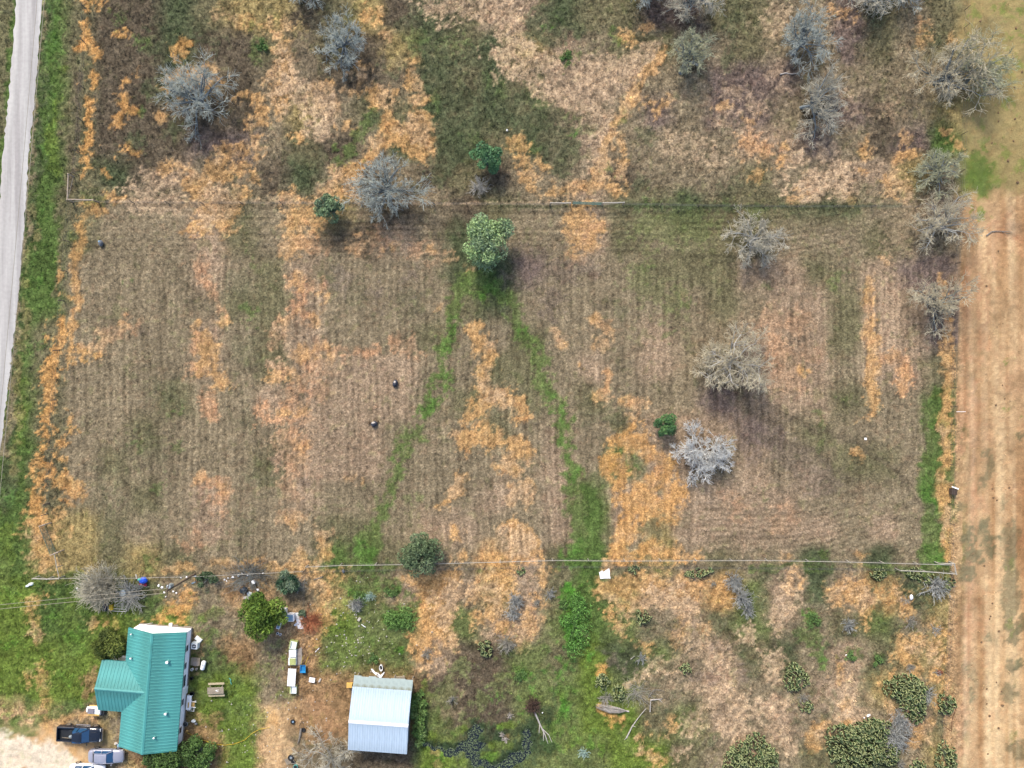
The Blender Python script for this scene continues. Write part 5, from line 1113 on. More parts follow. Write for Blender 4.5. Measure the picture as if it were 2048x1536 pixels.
CA = [
 (971,1299,'small round cactus beside the fan shaped grey shrub',[(0,0,14,15)],.8),
 (1287,1234,'round cactus on the straw slope east of the swale',[(0,0,14,13)],.8),
 (1206,1366,'upper of two small dark cacti left of the dead branches',[(0,0,13,14),(-8,-8,6,6)],.8),
 (1238,1386,'lower of two small dark cacti left of the dead branches',[(0,0,11,15)],.8),
 (1267,1139,'small cactus touching the pipe fence near the white sheet',[(0,0,10,8)],.6),
 (1392,1146,'low wide cactus under the pipe fence left of the thicket',[(0,0,20,9),(26,-3,8,6)],.7),
 (1758,1149,'cactus under the pipe fence in its right part',[(0,0,15,12)],.8),
 (1843,1156,'long low cactus at the fence corner near the lane',[(-12,-8,16,10),(12,2,18,10),(52,12,14,12)],.9),
 (1593,1357,'round cactus alone on pale soil, left of the big ones',[(0,0,22,25)],1.1),
 (1613,1412,'small bluish cactus just below the round one on pale soil',[(0,0,12,11)],.6),
 (1816,1392,'two lobed large cactus near the lane, above the biggest',[(-16,-14,26,24),(14,14,26,36),(8,-12,24,26)],1.2),
 (1895,1410,'round dark cactus hanging over the dirt lane fence',[(0,0,16,19)],1.1),
 (1716,1488,'biggest cactus mass at the lower right',[(-22,8,36,44),(18,-2,40,42),(40,-28,26,18),(56,18,26,26)],1.4),
 (1506,1508,'large cactus cut by the bottom edge in the middle',[(0,2,40,34),(-30,14,26,22),(28,10,24,22)],1.3),
 (1896,1524,'cactus cut by the bottom edge beside the lane',[(0,0,20,24),(-6,-26,9,14)],1.1),
 (1836,1530,'small cactus at the bottom edge left of the lane cactus',[(0,0,14,9)],.7),
 (1042,1143,'tiny cactus below the pipe fence on straw',[(0,0,8,7)],.5),
 (1372,1336,'thin sunken cactus in the dry grass right of the dead branches',[(0,0,12,9)],.4),
]
for i, (px_, py_, lab, lb, hh_) in enumerate(CA):
    lb = [(a_, b_, c_*1.12, d_*1.12) for a_, b_, c_, d_ in lb]; cactus(px_, py_, lab, lb, hh_, 300+i)

# ---------------------------------------------------------------- wet hollow
M_water = mat('bog_water', (.010, .014, .016), rough=.12, var=.1, spec=.6)
wv = MB(); poly = [W(*p) for p in [(836,1478),(900,1462),(938,1450),(965,1448),(985,1470),(1000,1500),(1050,1455),(1085,1470),(1075,1560),(920,1560),(836,1530)]]
wv.prism(poly, -.30, -.155, M_water); tag(wv.build('creek_water'), 'dark shallow water in the boggy ditch', kind='structure')
M_alg = mat('floating_algae', (0, 0, 0), rough=.9, attr=True, var=.1)
rs_ = np.random.RandomState(77); n_ = 4600; ax = rs_.uniform(836, 1080, n_); ay = rs_.uniform(1446, 1540, n_)
X_ = (ax-1024)*S; Y_ = (768-ay)*S; an = rs_.uniform(0, 6.28, n_); sz = rs_.uniform(.03, .10, n_)
k6 = np.arange(5)*2*np.pi/5
V = np.stack([X_[:, None]+np.cos(k6+an[:, None])*sz[:, None]*rs_.uniform(.6, 1.3, (n_, 5)), Y_[:, None]+np.sin(k6+an[:, None])*sz[:, None]*rs_.uniform(.6, 1.3, (n_, 5)), np.full((n_, 5), -.150)+rs_.uniform(0, .004, (n_, 1))], -1).reshape(-1, 3)
cc = np.array(alb((104, 118, 84)))*rs_.uniform(.6, 1.4, (n_, 1)); me = npmesh('algae_flecks', V, np.arange(n_*5).reshape(-1, 5), [M_alg], col=np.repeat(cc, 5, 0))
tag(link('algae_flecks', me), 'flecks of algae floating on the dark ditch water', 'algae', kind='stuff')
# ---------------------------------------------------------------- things lying about the yard
M_plas = mat('white_plastic', (.82, .82, .83), rough=.5, var=.06, scale=3)
M_blue = mat('blue_plastic', alb((40, 150, 214)), rough=.4, var=.06)
M_blue2 = mat('deep_blue_tarp', alb((24, 92, 226)), rough=.45, var=.15, scale=4)
M_crim = mat('crimson_cloth', alb((190, 66, 92)), rough=.8, var=.2, scale=4)
M_yel = mat('yellow_plastic', alb((232, 196, 60)), rough=.5, var=.1)
M_moss = mat('mossy_box_paint', alb((192, 200, 130)), rough=.8, var=.2, scale=5)
M_hive = mat('faded_white_paint', (.66, .70, .69), rough=.7, var=.12, scale=4)
M_glb = mat('pale_blue_enamel', alb((150, 182, 208)), rough=.35, var=.05)
M_rock = mat('grey_rock', alb((120, 124, 130)), rough=.9, var=.3, scale=4)
M_pale = mat('pale_stone', alb((214, 206, 196)), rough=.9, var=.1, scale=4)
M_log = mat('dead_wood', alb((150, 144, 136)), rough=.9, var=.2, scale=5)
M_logw = mat('bleached_dead_wood', alb((206, 198, 190)), rough=.9, var=.12, scale=5)
M_dung = mat('dark_dung', alb((128, 104, 78)), rough=.95, var=.2, scale=8)
M_teal2 = mat('turquoise_plastic', alb((90, 190, 180)), rough=.5, var=.08)
M_rust = mat('rust', alb((128, 80, 58)), rough=.9, var=.25, scale=5)
def thing(name, px, py, label, cat, rz=0, group=None, h_=.3):
    x, y = W(px, py, h_); return tag(empty(name, (x, y, gz(x, y)), R(rz)), label, cat, group)
def single(mb, name, px, py, label, cat, rz=0, group=None, h_=.3, smooth=False):
    x, y = W(px, py, h_); return tag(mb.build(name, None, smooth, (x, y, gz(x, y)), R(rz)), label, cat, group)
# air conditioner, crates and tanks along the east wall
t = thing('air_conditioner', 389, 1292, 'grey square air conditioner with a round fan beside the house wall', 'air conditioner', -5, h_=.8)
m = MB(); m.box((0, 0, .42), (.8, .8, .78), M_hive); m.build('casing', t)
m = MB(); m.cyl((0, 0, .82), .3, .03, M_dark, 18); m.build('fan_opening', t)
m = MB(); m.torus((0, 0, .84), .31, .03, M_trim, 18, 5); m.box((0, 0, .85), (.6, .03, .02), M_trim); m.box((0, 0, .853), (.03, .6, .02), M_trim); m.cyl((0, 0, .86), .07, .03, M_trim, 10); m.build('fan_guard', t)
m = MB(); m.box((0, 0, .14), (.95, .5, .28), M_plas, taper=.94); m.box((0, 0, .29), (.8, .36, .03), M_hive); single(m, 'plastic_bin', 396, 1279, 'white bin lying tilted above the air conditioner', 'bin', -38)
t = thing('wooden_step', 391, 1323, 'square wooden step platform with a grey slab by the house wall', 'platform', -4)
for i in range(6): m = MB(); m.box((-.5+i*.2, 0, .3), (.17, 1.0, .04), M_wood); m.build('plank', t)
m = MB(); m.box((0, 0, .14), (1.1, .9, .26), M_wood); m.build('frame', t)
m = MB(); m.box((.1, -.1, .335), (.7, .6, .03), M_conc); single(m, 'slab', 391, 1325, 'grey slab lying on the wooden step platform', 'slab', -4)
t = thing('propane_tank', 406, 1331, 'white capsule shaped propane tank standing off the house wall', 'tank', -12, h_=.5)
m = MB(); m.tube([(0, -.62, .42), (0, -.58, .42), (0, -.48, .42), (0, .48, .42), (0, .58, .42), (0, .62, .42)], [.08, .2, .29, .29, .2, .08], M_plas, 14); m.build('tank_body', t, smooth=True)
for s in (-.35, .35): m = MB(); m.box((0, s, .08), (.4, .06, .2), M_steel); m.build('leg', t)
m = MB(); m.cyl((0, .2, .73), .08, .08, M_steel, 10); m.build('valve', t)
for i, (px_, py_, r_, mm_, lab) in enumerate([(384,1339,.17,M_plas,'pink white bucket at the foot of the house wall'),(393,1338,.13,M_pale,'small pale pot beside the bucket at the house wall'),(383,1357,.22,M_dark,'dark round pot against the house wall'),(384,1388,.3,M_dark,'dark box like pot above the white table')]):
    m = MB(); m.cyl((0, 0, .17), r_*.8, .34, mm_, 14, r_); m.torus((0, 0, .34), r_*.92, .03, mm_, 14, 5); m.cyl((0, 0, .335), r_*.8, .01, M_dark, 14); single(m, 'bucket', px_, py_, lab, 'bucket')
t = thing('outdoor_table', 382, 1405, 'white topped long table against the house with chairs on its side', 'table', -6, h_=.7)
m = MB(); m.box((-.25, 0, .74), (.62, 1.9, .05), M_plas); m.build('table_top', t)
for sx_ in (-.5, 0):
    for sy_ in (-.85, .85): m = MB(); m.box((sx_, sy_, .36), (.05, .05, .72), M_plas); m.build('leg', t)
t = thing('wooden_chair', 384, 1406, 'chair with an orange seat beside the white topped table', 'chair', -6)
m = MB(); m.box((.15, 0, .48), (.6, .7, .05), M_newwood); m.build('seat', t)
for s in (-.36, .36): m = MB(); m.tube([(-.2, s, .66), (.7, s, .6)], .035, M_trim, 5); m.build('armrest', t)
for sx_ in (-.1, .4):
    for sy_ in (-.3, .3): m = MB(); m.box((sx_, sy_, .23), (.05, .05, .46), M_trim); m.build('leg', t)
m = MB(); m.box((-.18, 0, .8), (.05, .7, .5), M_newwood); m.build('backrest', t)
t = thing('metal_rack', 383, 1416, 'low dark metal rack below the orange seated chair', 'rack', -6)
for i in range(4): m = MB(); m.tube([(-.4+i*.26, -.3, .4), (-.4+i*.26, .3, .4)], .02, M_trim, 5); m.build('bar', t)
m = MB(); m.tube([(-.45, -.32, .4), (.45, -.32, .4), (.45, .32, .4), (-.45, .32, .4), (-.45, -.32, .4)], .025, M_trim, 5); m.build('frame', t)
t = thing('round_grill', 371, 1448, 'round dark grill standing at the lower house wall', 'grill', 0, h_=.7)
m = MB(); m.blob((0, 0, .62), (.62, .62, .42), M_dark, 5, .02, 14, 8); m.build('bowl', t, smooth=True)
m = MB(); m.torus((0, 0, .64), .31, .025, M_steel, 16, 5); m.build('rim', t)
for k_ in range(3): m = MB(); m.tube([(.18*math.cos(k_*2.1), .18*math.sin(k_*2.1), .5), (.36*math.cos(k_*2.1), .36*math.sin(k_*2.1), 0)], .02, M_steel, 5); m.build('leg', t)
m = MB(); m.blob((0, 0, .2), (.6, .4, .4), M_hive, 3); m.tube([(-.2, -.3, .05), (.3, .4, .5)], .03, M_wood, 5); m.blob((.3, -.4, .15), (.4, .3, .3), M_rock, 8); single(m, 'junk_heap', 387, 1442, 'pile of pale and dark scraps right of the round grill', 'junk')
m = MB(); m.blob((0, 0, .12), (.5, .25, .24), M_newwood, 3); single(m, 'garden_glove', 373, 1463, 'orange scrap at the lower corner of the house wall', 'scrap', 30)
# hose
m = MB(); hp = [(375,1464),(390,1472),(408,1480),(430,1487),(450,1489),(470,1487),(490,1479),(505,1466),(520,1457),(540,1454)]
hw = [W(*p) for p in hp]; m.tube([(x, y, gz(x, y)+.09) for x, y in hw], .028, M_yel, 6); tag(m.build('garden_hose'), 'yellow garden hose curving through the yard grass', 'hose')
# picnic table
t = thing('picnic_table', 432, 1380, 'weathered grey picnic table on the lawn east of the house', 'picnic table', 2, h_=.7)
for i in range(5): m = MB(); m.box((0, -.36+i*.175, .75), (2.15, .155, .045), M_wood); m.build('plank', t)
M_wood2 = mat('pale_bench_wood', alb((206, 192, 158)), rough=.85, var=.15, scale=5)
for s in (-.78, .78): m = MB(); m.box((0, s, .45), (2.15, .26, .045), M_wood2); m.build('bench', t)
for s in (-.8, .8):
    for q in (-1, 1): m = MB(); m.tube([(s, q*.25, .73), (s, q*.7, 0)], .045, M_wood, 4); m.build('leg', t)
    m = MB(); m.box((s, 0, .42), (.05, 1.7, .1), M_wood); m.build('crossbeam', t)
for i, (dx, dy, r_) in enumerate([(.1, -.05, .09), (.28, -.12, .07), (.3, .05, .06)]):
    m = MB(); m.blob((0, 0, .81), (r_*2, r_*2, .1), M_plas, i); single(m, 'cup', 432+dx*15, 1380-dy*15, ['leftmost','lower right','upper right'][i]+' white cup on the grey picnic table', 'cup', 0, None, h_=.8)
m = MB(); m.tube([(-.1, .6, .06), (.15, .4, .1), (.1, .1, .06), (.22, -.2, .1)], .05, M_teal2, 5); single(m, 'toy_hoop', 459, 1366, 'turquoise toy lying right of the picnic table', 'toy')
# golf cart like trailer by the wing and yellow sled
t = thing('utility_cart', 187, 1422, 'small white boxed cart under the lower corner of the side wing', 'cart', -3, h_=.8)
m = MB(); m.box((.15, 0, .62), (1.5, 1.0, .55), M_plas); m.build('box', t)
m = MB(); m.box((.15, -.42, .93), (1.5, .2, .08), M_newwood); m.build('side_board', t)
m = MB(); m.box((-.2, .1, .98), (.8, .62, .16), mat('grey_plastic_lid', alb((146, 142, 150)), rough=.5, var=.1)); m.build('lid', t)
m = MB(); m.box((-.85, .0, .45), (.5, .7, .35), M_hive, taper=.7); m.build('nose', t)
for s in (-.5, .5): m = MB(); m.cyl((.4, s, .22), .22, .12, M_tyre, 14, axis='Y'); m.build('wheel', t)
t = thing('wheelbarrow', 188, 1411, 'yellow wooden sled shaped barrow above the white cart', 'barrow', -2)
m = MB(); m.box((0, 0, .45), (1.0, .3, .06), M_newwood); m.build('tray', t)
for s in (-.3, -.05, .2): m = MB(); m.tube([(s, -.15, .42), (s, -.45, .2)], .03, M_newwood, 5); m.build('leg', t)
m = MB(); m.cyl((0, 0, .3), .38, .6, M_dark, 14); m.torus((0, 0, .6), .34, .05, M_dark, 14, 5); single(m, 'barrel', 206, 1424, 'dark barrel right of the white cart under the roof edge', 'barrel')
m = MB(); m.blob((0, 0, .15), (.5, .4, .3), M_pale, 4); m.blob((.3, -.3, .12), (.4, .5, .24), M_glb, 6); single(m, 'stone_pile', 231, 1488, 'pale stones at the lower left house corner', 'stones')
m = MB(); m.tube([(0, 0, 0), (.3, .45, 2.2)], .04, M_plas, 6); single(m, 'downpipe', 303, 1247, 'white pipe leaning against the top of the north gable', 'pipe', 20)
m = MB(); m.box((0, 0, .15), (.4, .4, .3), M_plas); single(m, 'plastic_box', 341, 1250, 'white box on the ground against the north gable', 'box')
t = thing('plank_stack', 345, 1253, 'line of old boards lying along the foot of the north gable', 'boards', -3)
for i in range(5): m = MB(); m.box((-1.8+i*.95, .1*((i*7) % 3-1), .05+.03*(i % 2)), (1.1, .16, .05), M_wood2 if i % 2 else M_wood, R((i*37) % 13-6)); m.build('board', t)
# items round the brush heap and yard fence
m = MB(); m.cyl((0, 0, .25), .42, .5, M_steel, 16); m.torus((0, 0, .5), .40, .04, M_steel, 16, 5); single(m, 'metal_drum', 245, 1186, 'round grey metal tub in the cut branch heap', 'tub', h_=.5)
m = MB(); m.blob((0, 0, .3), (.6, 1.3, .6), mat('navy_tarp', (.012, .02, .05), rough=.5, var=.2), 8, .12); single(m, 'tarp_bundle', 211, 1213, 'dark navy bundle at the left foot of the branch heap', 'bundle', 10)
m = MB(); m.box((0, 0, .2), (.45, .7, .4), M_yel, .1); single(m, 'yellow_crate', 222, 1215, 'yellow crate below the branch heap', 'crate')
t = thing('pipe_rack', 237, 1221, 'white rectangular pipe frame lying below the branch heap', 'frame', -3)
for a_, b_ in [((-.95,-.15),(.95,-.15)),((-.95,.15),(.95,.15)),((-.95,-.15),(-.95,.15)),((.95,-.15),(.95,.15))]: m = MB(); m.tube([(*a_, .2), (*b_, .2)], .025, M_trim, 5); m.build('rail', t)
m = MB(); m.blob((0, 0, .4), (1.1, .9, .7), M_blue2, 12, .12, 12, 8); m.blob((-.35, .25, .42), (.7, .35, .5), M_teal2, 4); single(m, 'tarp_heap', 288, 1160, 'bright blue tarp bundle beside the branch heap', 'tarp', 15)
m = MB(); m.blob((0, 0, .12), (1.1, .5, .24), M_crim, 14, .3, 12, 6); single(m, 'cloth', 286, 1169, 'crimson cloth spread under the blue tarp bundle', 'cloth')
m = MB(); m.tube([(0, .3, .1), (.15, -.3, .14)], .09, M_pale, 7); single(m, 'short_post', 270, 1154, 'short pale post left of the blue tarp', 'post')
m = MB(); m.blob((0, 0, .45), (1.1, .85, .8), mat('oil_black_tarp', (.014, .02, .028), rough=.35, var=.2), 21, .1, 12, 8); single(m, 'covered_grill', 489, 1179, 'black covered lump above the cedar tree', 'covered grill', 30)
m = MB(); m.box((0, 0, .2), (.35, .45, .4), M_plas, .4); single(m, 'white_box', 507, 1164, 'small white box among the sticks near the black lump', 'box')
m = MB(); m.blob((0, 0, .08), (.9, .6, .16), M_pale, 5, .3); m.blob((.35, .5, .08), (.7, .7, .14), M_hive, 9, .3); single(m, 'ash_heap', 494, 1196, 'heap of pale rubble below the black lump', 'rubble')
rg = random.Random(4); SC = [(455,1157),(448,1160),(452,1163),(464,1155),(476,1152),(483,1148),(494,1151),(525,1147),(388,1153),(372,1155),(360,1156),(323,1175),(316,1172),(345,1184),(351,1187),(153,1177),(515,1180),(327,1186)]
for i, (px_, py_) in enumerate(SC):
    m = MB(); s_ = rg.uniform(.14, .3); m.blob((0, 0, s_*.3), (s_, s_*1.3, s_*.6), M_plas, i, .35, 7, 5); single(m, 'litter', px_, py_, 'small pale scrap of litter along the upper yard fence', 'litter', rg.uniform(0, 90), 'litter along the upper yard fence')
m = MB(); m.box((0, 0, .04), (.55, .16, .08), M_glb); single(m, 'metal_strip', 386, 1166, 'blue white strip lying on the dark log line', 'strip', 25)
# salvage by the cedar
def appliance(name, px, py, w, d_, h_, mm_, label, rz, inset=None, cat='appliance'):
    t = thing(name, px, py, label, cat, rz, h_=h_); m = MB(); m.box((0, 0, h_/2), (w, d_, h_), mm_); m.build('cabinet', t)
    if inset: m = MB(); m.box((0, 0, h_+.012), (w*.82, d_*.82, .025), inset); m.build('lid', t)
    return t
appliance('washing_machine', 566, 1225, .7, .8, .85, M_hive, 'white appliance half under the right side of the cedar', 3, M_steel)
appliance('chest_freezer', 580, 1236, .95, .95, .85, M_plas, 'pale blue topped square appliance right of the cedar', 0, M_glb)
m = MB(); m.box((0, 0, .1), (.48, 1.35, .06), M_plas); m.box((0, .1, .135), (.38, .9, .01), M_hive); single(m, 'white_door_panel', 594.5, 1236, 'long white panel right of the pale blue topped appliance', 'panel', 12)
m = MB(); m.prism([(-.6,.35),(.35,.35),(.35,.0),(.65,.0),(.65,-.45),(-.05,-.45),(-.2,-.1),(-.6,-.05)], .1, .16, M_plas); single(m, 'broken_white_board', 596, 1252, 'broken white board below the long white panel', 'board')
t = thing('bathtub', 558, 1250, 'blue lined narrow tub under the lower edge of the cedar', 'tub', -20, h_=.4)
m = MB(); m.box((0, 0, .25), (.42, 1.0, .5), M_plas, taper=1.05); m.build('shell', t); m = MB(); m.box((0, 0, .505), (.3, .82, .02), M_glb); m.build('basin', t)
for i, (px_, py_) in enumerate([(555,1267),(560.5,1269)]): m = MB(); m.cyl((0, 0, .15), .13, .3, M_plas, 12, .16); m.cyl((0, 0, .303), .12, .01, M_dark, 12); single(m, 'bucket', px_, py_, ['left','right'][i]+' white bucket of the pair below the cedar', 'bucket')
for i, (px_, py_) in enumerate([(603,1237),(610.5,1233)]): m = MB(); m.blob((0, 0, .15), (.35, .35, .3), M_hive, i); single(m, 'white_jug', px_, py_, ['lower left','upper right'][i]+' pale jug of the pair above the rusty brush pile', 'jug')
leafy_tree('leafy_weeds', 608, 1226, .6, .7, 95, 'dark leafy plant heap above the rusty brush pile', [(70,96,74),(110,128,104)], n=500, size=.12, lobes=8, cat='plants', low=.05, hz=.3)
# hives and boxes along the yard line
def hive(px, py, w, d_, h_, base, top, label, rz, strip=None):
    t = thing('storage_box', px, py, label, 'box', rz, group='boxes in the yard row', h_=h_)
    m = MB(); m.box((0, 0, h_/2), (w, d_, h_), base); m.build('box_body', t)
    m = MB(); m.box((w*.08, 0, h_+.03), (w*.8, d_*.9, .06), top); m.build('lid', t)
    if strip: m = MB(); m.box((-w*.22, 0, h_+.07), (.09, d_*.7, .03), strip); m.build('strip', t)
    return t
M_stripe = mat('green_grey_paint', alb((104, 124, 108)), rough=.7, var=.15)
hive(586,1290,1.0,1.1,.6,M_moss,M_hive,'topmost pale box of the row, slightly turned',-12,M_stripe)
hive(585,1307,.95,.95,.6,M_hive,M_plas,'second box of the row, plain white, touching the grey slab',0)
hive(584.5,1323,1.0,.95,.6,M_hive,M_moss,'third box of the row with a yellow green top',0)
hive(586,1380,.95,1.0,.6,M_moss,M_hive,'lowest box of the row under the long white table',-2,M_stripe)
m = MB(); m.prism([(-.35,.75),(.45,1.25),(.5,-.9),(.1,-1.2),(-.35,-1.25)], 0, .12, M_conc); single(m, 'concrete_slab', 596.5, 1313, 'grey concrete slab beside the second and third boxes', 'slab')
t = thing('folding_table', 584, 1354, 'long white table of two boards in the middle of the row', 'table', -4, h_=.7)
for s in (-.27, .27): m = MB(); m.box((s, 0, .73), (.5, 2.3, .05), M_plas); m.build('board', t)
m = MB(); m.tube([(0, -1.4, .70), (0, 1.2, .70)], .03, M_steel, 6); m.build('centre_rail', t)
for sx_ in (-.4, .4):
    for sy_ in (-1.0, 1.0): m = MB(); m.box((sx_, sy_, .35), (.05, .05, .7), M_steel); m.build('leg', t)
t = thing('wheelbarrow', 606, 1337, 'blue wheelbarrow with long yellow handles pointing up the yard', 'wheelbarrow', 0, h_=.5)
m = MB(); m.loft([[(-.22,-.38,.3),(.22,-.38,.3),(.22,.34,.3),(-.22,.34,.3)],[(-.38,-.55,.6),(.38,-.55,.6),(.36,.5,.6),(-.36,.5,.6)],[(-.33,-.5,.6),(.33,-.5,.6),(.31,.45,.6),(-.31,.45,.6)],[(-.2,-.33,.36),(.2,-.33,.36),(.2,.3,.36),(-.2,.3,.36)]], M_blue); m.build('tray', t)
for s, e in ((-.26, .05), (.3, .75)): m = MB(); m.tube([(s, -.4, .28), (s, .6, .5), (e, 1.65, .6)], .03, M_yel, 6); m.build('handle', t)
m = MB(); m.cyl((0, -.72, .18), .18, .1, M_tyre, 14, axis='X'); m.build('wheel', t)
t = thing('small_table', 624, 1360, 'small white square table alone on the brown soil', 'table', -10, h_=.5)
m = MB(); m.box((0, 0, .5), (.75, .62, .06), M_plas); m.build('table_top', t)
for sx_ in (-.3, .3):
    for sy_ in (-.25, .25): m = MB(); m.box((sx_, sy_, .24), (.05, .05, .48), M_dark); m.build('leg', t)
m = MB(); m.box((0, 0, .08), (.5, .22, .16), M_pale); single(m, 'pale_brick', 639, 1361, 'pale block right of the small white table', 'block', 62)
m = MB(); m.tube([(-.25, -.25, .05), (.3, .3, .07)], .05, M_plas, 6); single(m, 'white_stick', 633, 1302, 'short white stick on the grass right of the boxes', 'stick')
def tyre(px, py, r_, label, rim=None, z=0.0):
    t = thing('old_tyre', px, py, label, 'tyre', 0, 'old tyres near the yard divider'); m = MB(); m.torus((0, 0, .1+z), r_*.72, r_*.28, M_tyre, 20, 8); m.build('tyre', t, smooth=True)
    m = MB(); m.cyl((0, 0, .06+z), r_*.5, .05, rim or M_dark, 14); m.build('rim', t)
tyre(585, 1444.5, .33, 'dark tyre left of the divider fence with a blue grey centre', M_glb); tyre(606, 1461, .31, 'dark tyre on the divider fence line'); tyre(581, 1516.5, .42, 'large tyre near the bottom edge by the grey pallet', M_steel); tyre(586, 1526, .3, 'tyre leaning below the large one near the bottom edge')
t = thing('pallet', 575, 1524, 'grey slatted pallet left of the large tyre', 'pallet', 25)
for i in range(5): m = MB(); m.box((-.28+i*.14, 0, .13), (.1, .8, .03), M_wood); m.build('slat', t)
for s in (-.33, 0, .33): m = MB(); m.box((0, s, .07), (.68, .08, .08), M_wood); m.build('bearer', t)
m = MB(); m.cyl((0, 0, .16), .26, .32, M_teal2, 16, .3); m.cyl((0, 0, .322), .24, .01, M_dark, 14); single(m, 'bucket', 591, 1534, 'turquoise tub at the bottom edge below the tyres', 'tub')
m = MB(); m.tube([(.1, 1.0, .1), (0, .2, .14), (-.1, -.3, .12), (-.35, -1.0, .08)], [.1, .16, .1, .04], M_log, 7); single(m, 'short_log', 600, 1473, 'grey split log leaning on the divider fence', 'log')
m = MB(); m.tube([(-.6, -.2, .08), (.6, .2, .1)], .05, M_log, 6); single(m, 'stick', 636, 1157, 'brown stick lying below the pipe fence start', 'stick')
m = MB(); m.blob((0, 0, .14), (.4, .5, .3), M_rock, 5); single(m, 'rock', 686, 1143, 'grey rock between the two lines of fence at the left', 'rock')
m = MB(); m.box((0, 0, .14), (.34, .46, .28), M_pale, taper=.85); single(m, 'pale_block', 718, 1239, 'pale block below the spiky blue grey shrub', 'block', -35)
m = MB(); m.tube([(-.3, .2, .1), (0, -.05, .15), (.25, -.2, .1)], .05, M_plas, 6); m.tube([(.1, -.1, .1), (.2, -.4, .15)], .04, M_dark, 5); single(m, 'broken_tool', 727, 1252, 'white bent bar with a dark end below the pale block', 'bar')
t = thing('water_trough', 762, 1336, 'oval white trough standing above the shed', 'trough', 5, h_=.4)
def oval(a_, b_, z, k=18): return [(a_*math.cos(2*math.pi*i/k), b_*math.sin(2*math.pi*i/k), z) for i in range(k)]
m = MB(); m.loft([oval(.2,.38,0), oval(.24,.42,.4), oval(.19,.36,.4), oval(.17,.33,.1)], M_plas); m.build('trough_body', t)
m = MB(); m.loft([oval(.165,.32,.1), oval(.165,.32,.12)], M_dark); m.build('water_surface', t)
m = MB(); m.prism([(-.85,.75),(-.6,.75),(-.3,.35),(.1,.2),(.45,-.1),(.9,.35),(1.0,.3),(.55,-.45),(.4,-.5),(-.2,-.05),(-.55,.25)], .05, .10, M_plas); single(m, 'torn_board', 754, 1350, 'white zigzag broken panel above the shed roof', 'panel')
t = thing('plank_stack', 762, 1360, 'thin boards tucked against the top of the shed', 'boards', -2)
for i in range(3): m = MB(); m.box((-.3+i*.3, .12*i-.1, .06+.04*i), (1.5, .12, .04), M_wood2 if i % 2 else M_wood, R(4*i)); m.build('board', t)
t = thing('pallet', 799, 1359, 'brown wooden pallet leaning at the top right of the shed', 'pallet', 6, h_=.5)
for i in range(7): m = MB(); m.box((-.66+i*.22, 0, .5), (.17, .8, .03), M_wood); m.build('slat', t)
for s in (-.36, 0, .36): m = MB(); m.box((0, s, .44), (1.5, .08, .09), M_wood2); m.build('bearer', t)
for s in (-.5, .5): m = MB(); m.box((s, 0, .2), (.15, .7, .4), M_wood); m.build('block', t)
t = thing('yellow_loader', 699, 1371, 'yellow hooded machine poking out at the left shed corner', 'machine', 0, h_=.9)
m = MB(); m.box((0, 0, .75), (.85, .6, .45), mat('orange_yellow_paint', alb((244, 196, 108)), rough=.5, var=.08), taper=.85); m.build('hood', t)
m = MB(); m.box((.1, -.35, .35), (.5, .3, .4), M_dark); m.build('engine', t)
for s in (-.3, .3): m = MB(); m.cyl((s, -.2, .2), .2, .14, M_tyre, 14, axis='X'); m.build('wheel', t)
m = MB(); m.prism([(-.78,.25),(-.45,.38),(-.38,.52),(-.18,.3),(.5,.75),(.62,.7),(.75,-.6),(.55,-.55),(-.6,-.62)], .06, .10, M_plas); single(m, 'white_sheet', 1210, 1149, 'torn white sheet lying below the pipe fence', 'sheet')
m = MB(); m.blob((0, 0, .2), (.45, .75, .4), M_plas, 9, .2); single(m, 'white_bag', 1823, 1194, 'white bag caught in brush near the lane', 'bag')
for i, (px_, py_, s_) in enumerate([(1738,1432,.5),(1730,1437,.25),(1731,1450,.3),(1703,1308,.3),(1693,1311,.25)]):
    m = MB(); m.blob((0, 0, .1), (s_, s_*.5, .14), M_plas, i, .3); single(m, 'litter', px_, py_, ['largest white scrap above the biggest cactus','tiny white scrap beside the largest one','white scrap at the upper rim of the biggest cactus','right white scrap in the small green weed clump','left white scrap by the small green weed clump'][i], 'litter', 30)
m = MB(); m.blob((0, 0, .1), (.2, .2, .2), M_plas, 2); single(m, 'white_ball', 1085, 1427, 'small white ball right of the uprooted tree', 'ball')
m = MB(); m.blob((0, 0, .1), (.8, .45, .3), M_hive, 2); m.blob((-.5,-.1,.1),(.5,.3,.2),M_hive,3); single(m, 'white_post_cap', 60, 1169, 'white lump at the left end of the corner rail brace', 'lump', 15)
# dark animals-size rocks with pale tops
for px_, py_, lab, rz_, d_ in [(748,848,'squat dark rock with a pale cap in the lower mown field',10,(.95,.7)),(790,767,'upright dark rock with a white tip above the squat one',-15,(.65,.95)),(201,486,'bluish rock near the upper left field corner',5,(.65,.8))]:
    t = thing('rock', px_, py_, lab, 'rock', rz_, h_=.4); m = MB(); m.blob((0, 0, .28), (d_[0], d_[1], .7), M_rock if 'bluish' in lab else mat('dark_slate_rock', alb((66, 70, 82)), rough=.8, var=.3, scale=4), int(px_), .15, 10, 7); m.build('stone', t)
    m = MB(); m.blob((-.05, .15, .5), (d_[0]*.55, d_[1]*.4, .3), M_pale if 'bluish' not in lab else M_glb, 4, .2); m.build('pale_cap', t)
for px_, py_, L_, lab in [(739,846,.4,'brown tuft left of the squat rock'),(757,843,.3,'brown tuft right of the squat rock')]:
    brush('dry_tuft', px_, py_, L_, .35, int(px_), lab, mat('brown_stems', alb((128,106,84)), rough=.9, var=.2), n=16, cat='tuft')
t = thing('feed_box', 1909, 980, 'tilted box with a white lid edge on the lane fence line', 'feed box', -8, h_=.6)
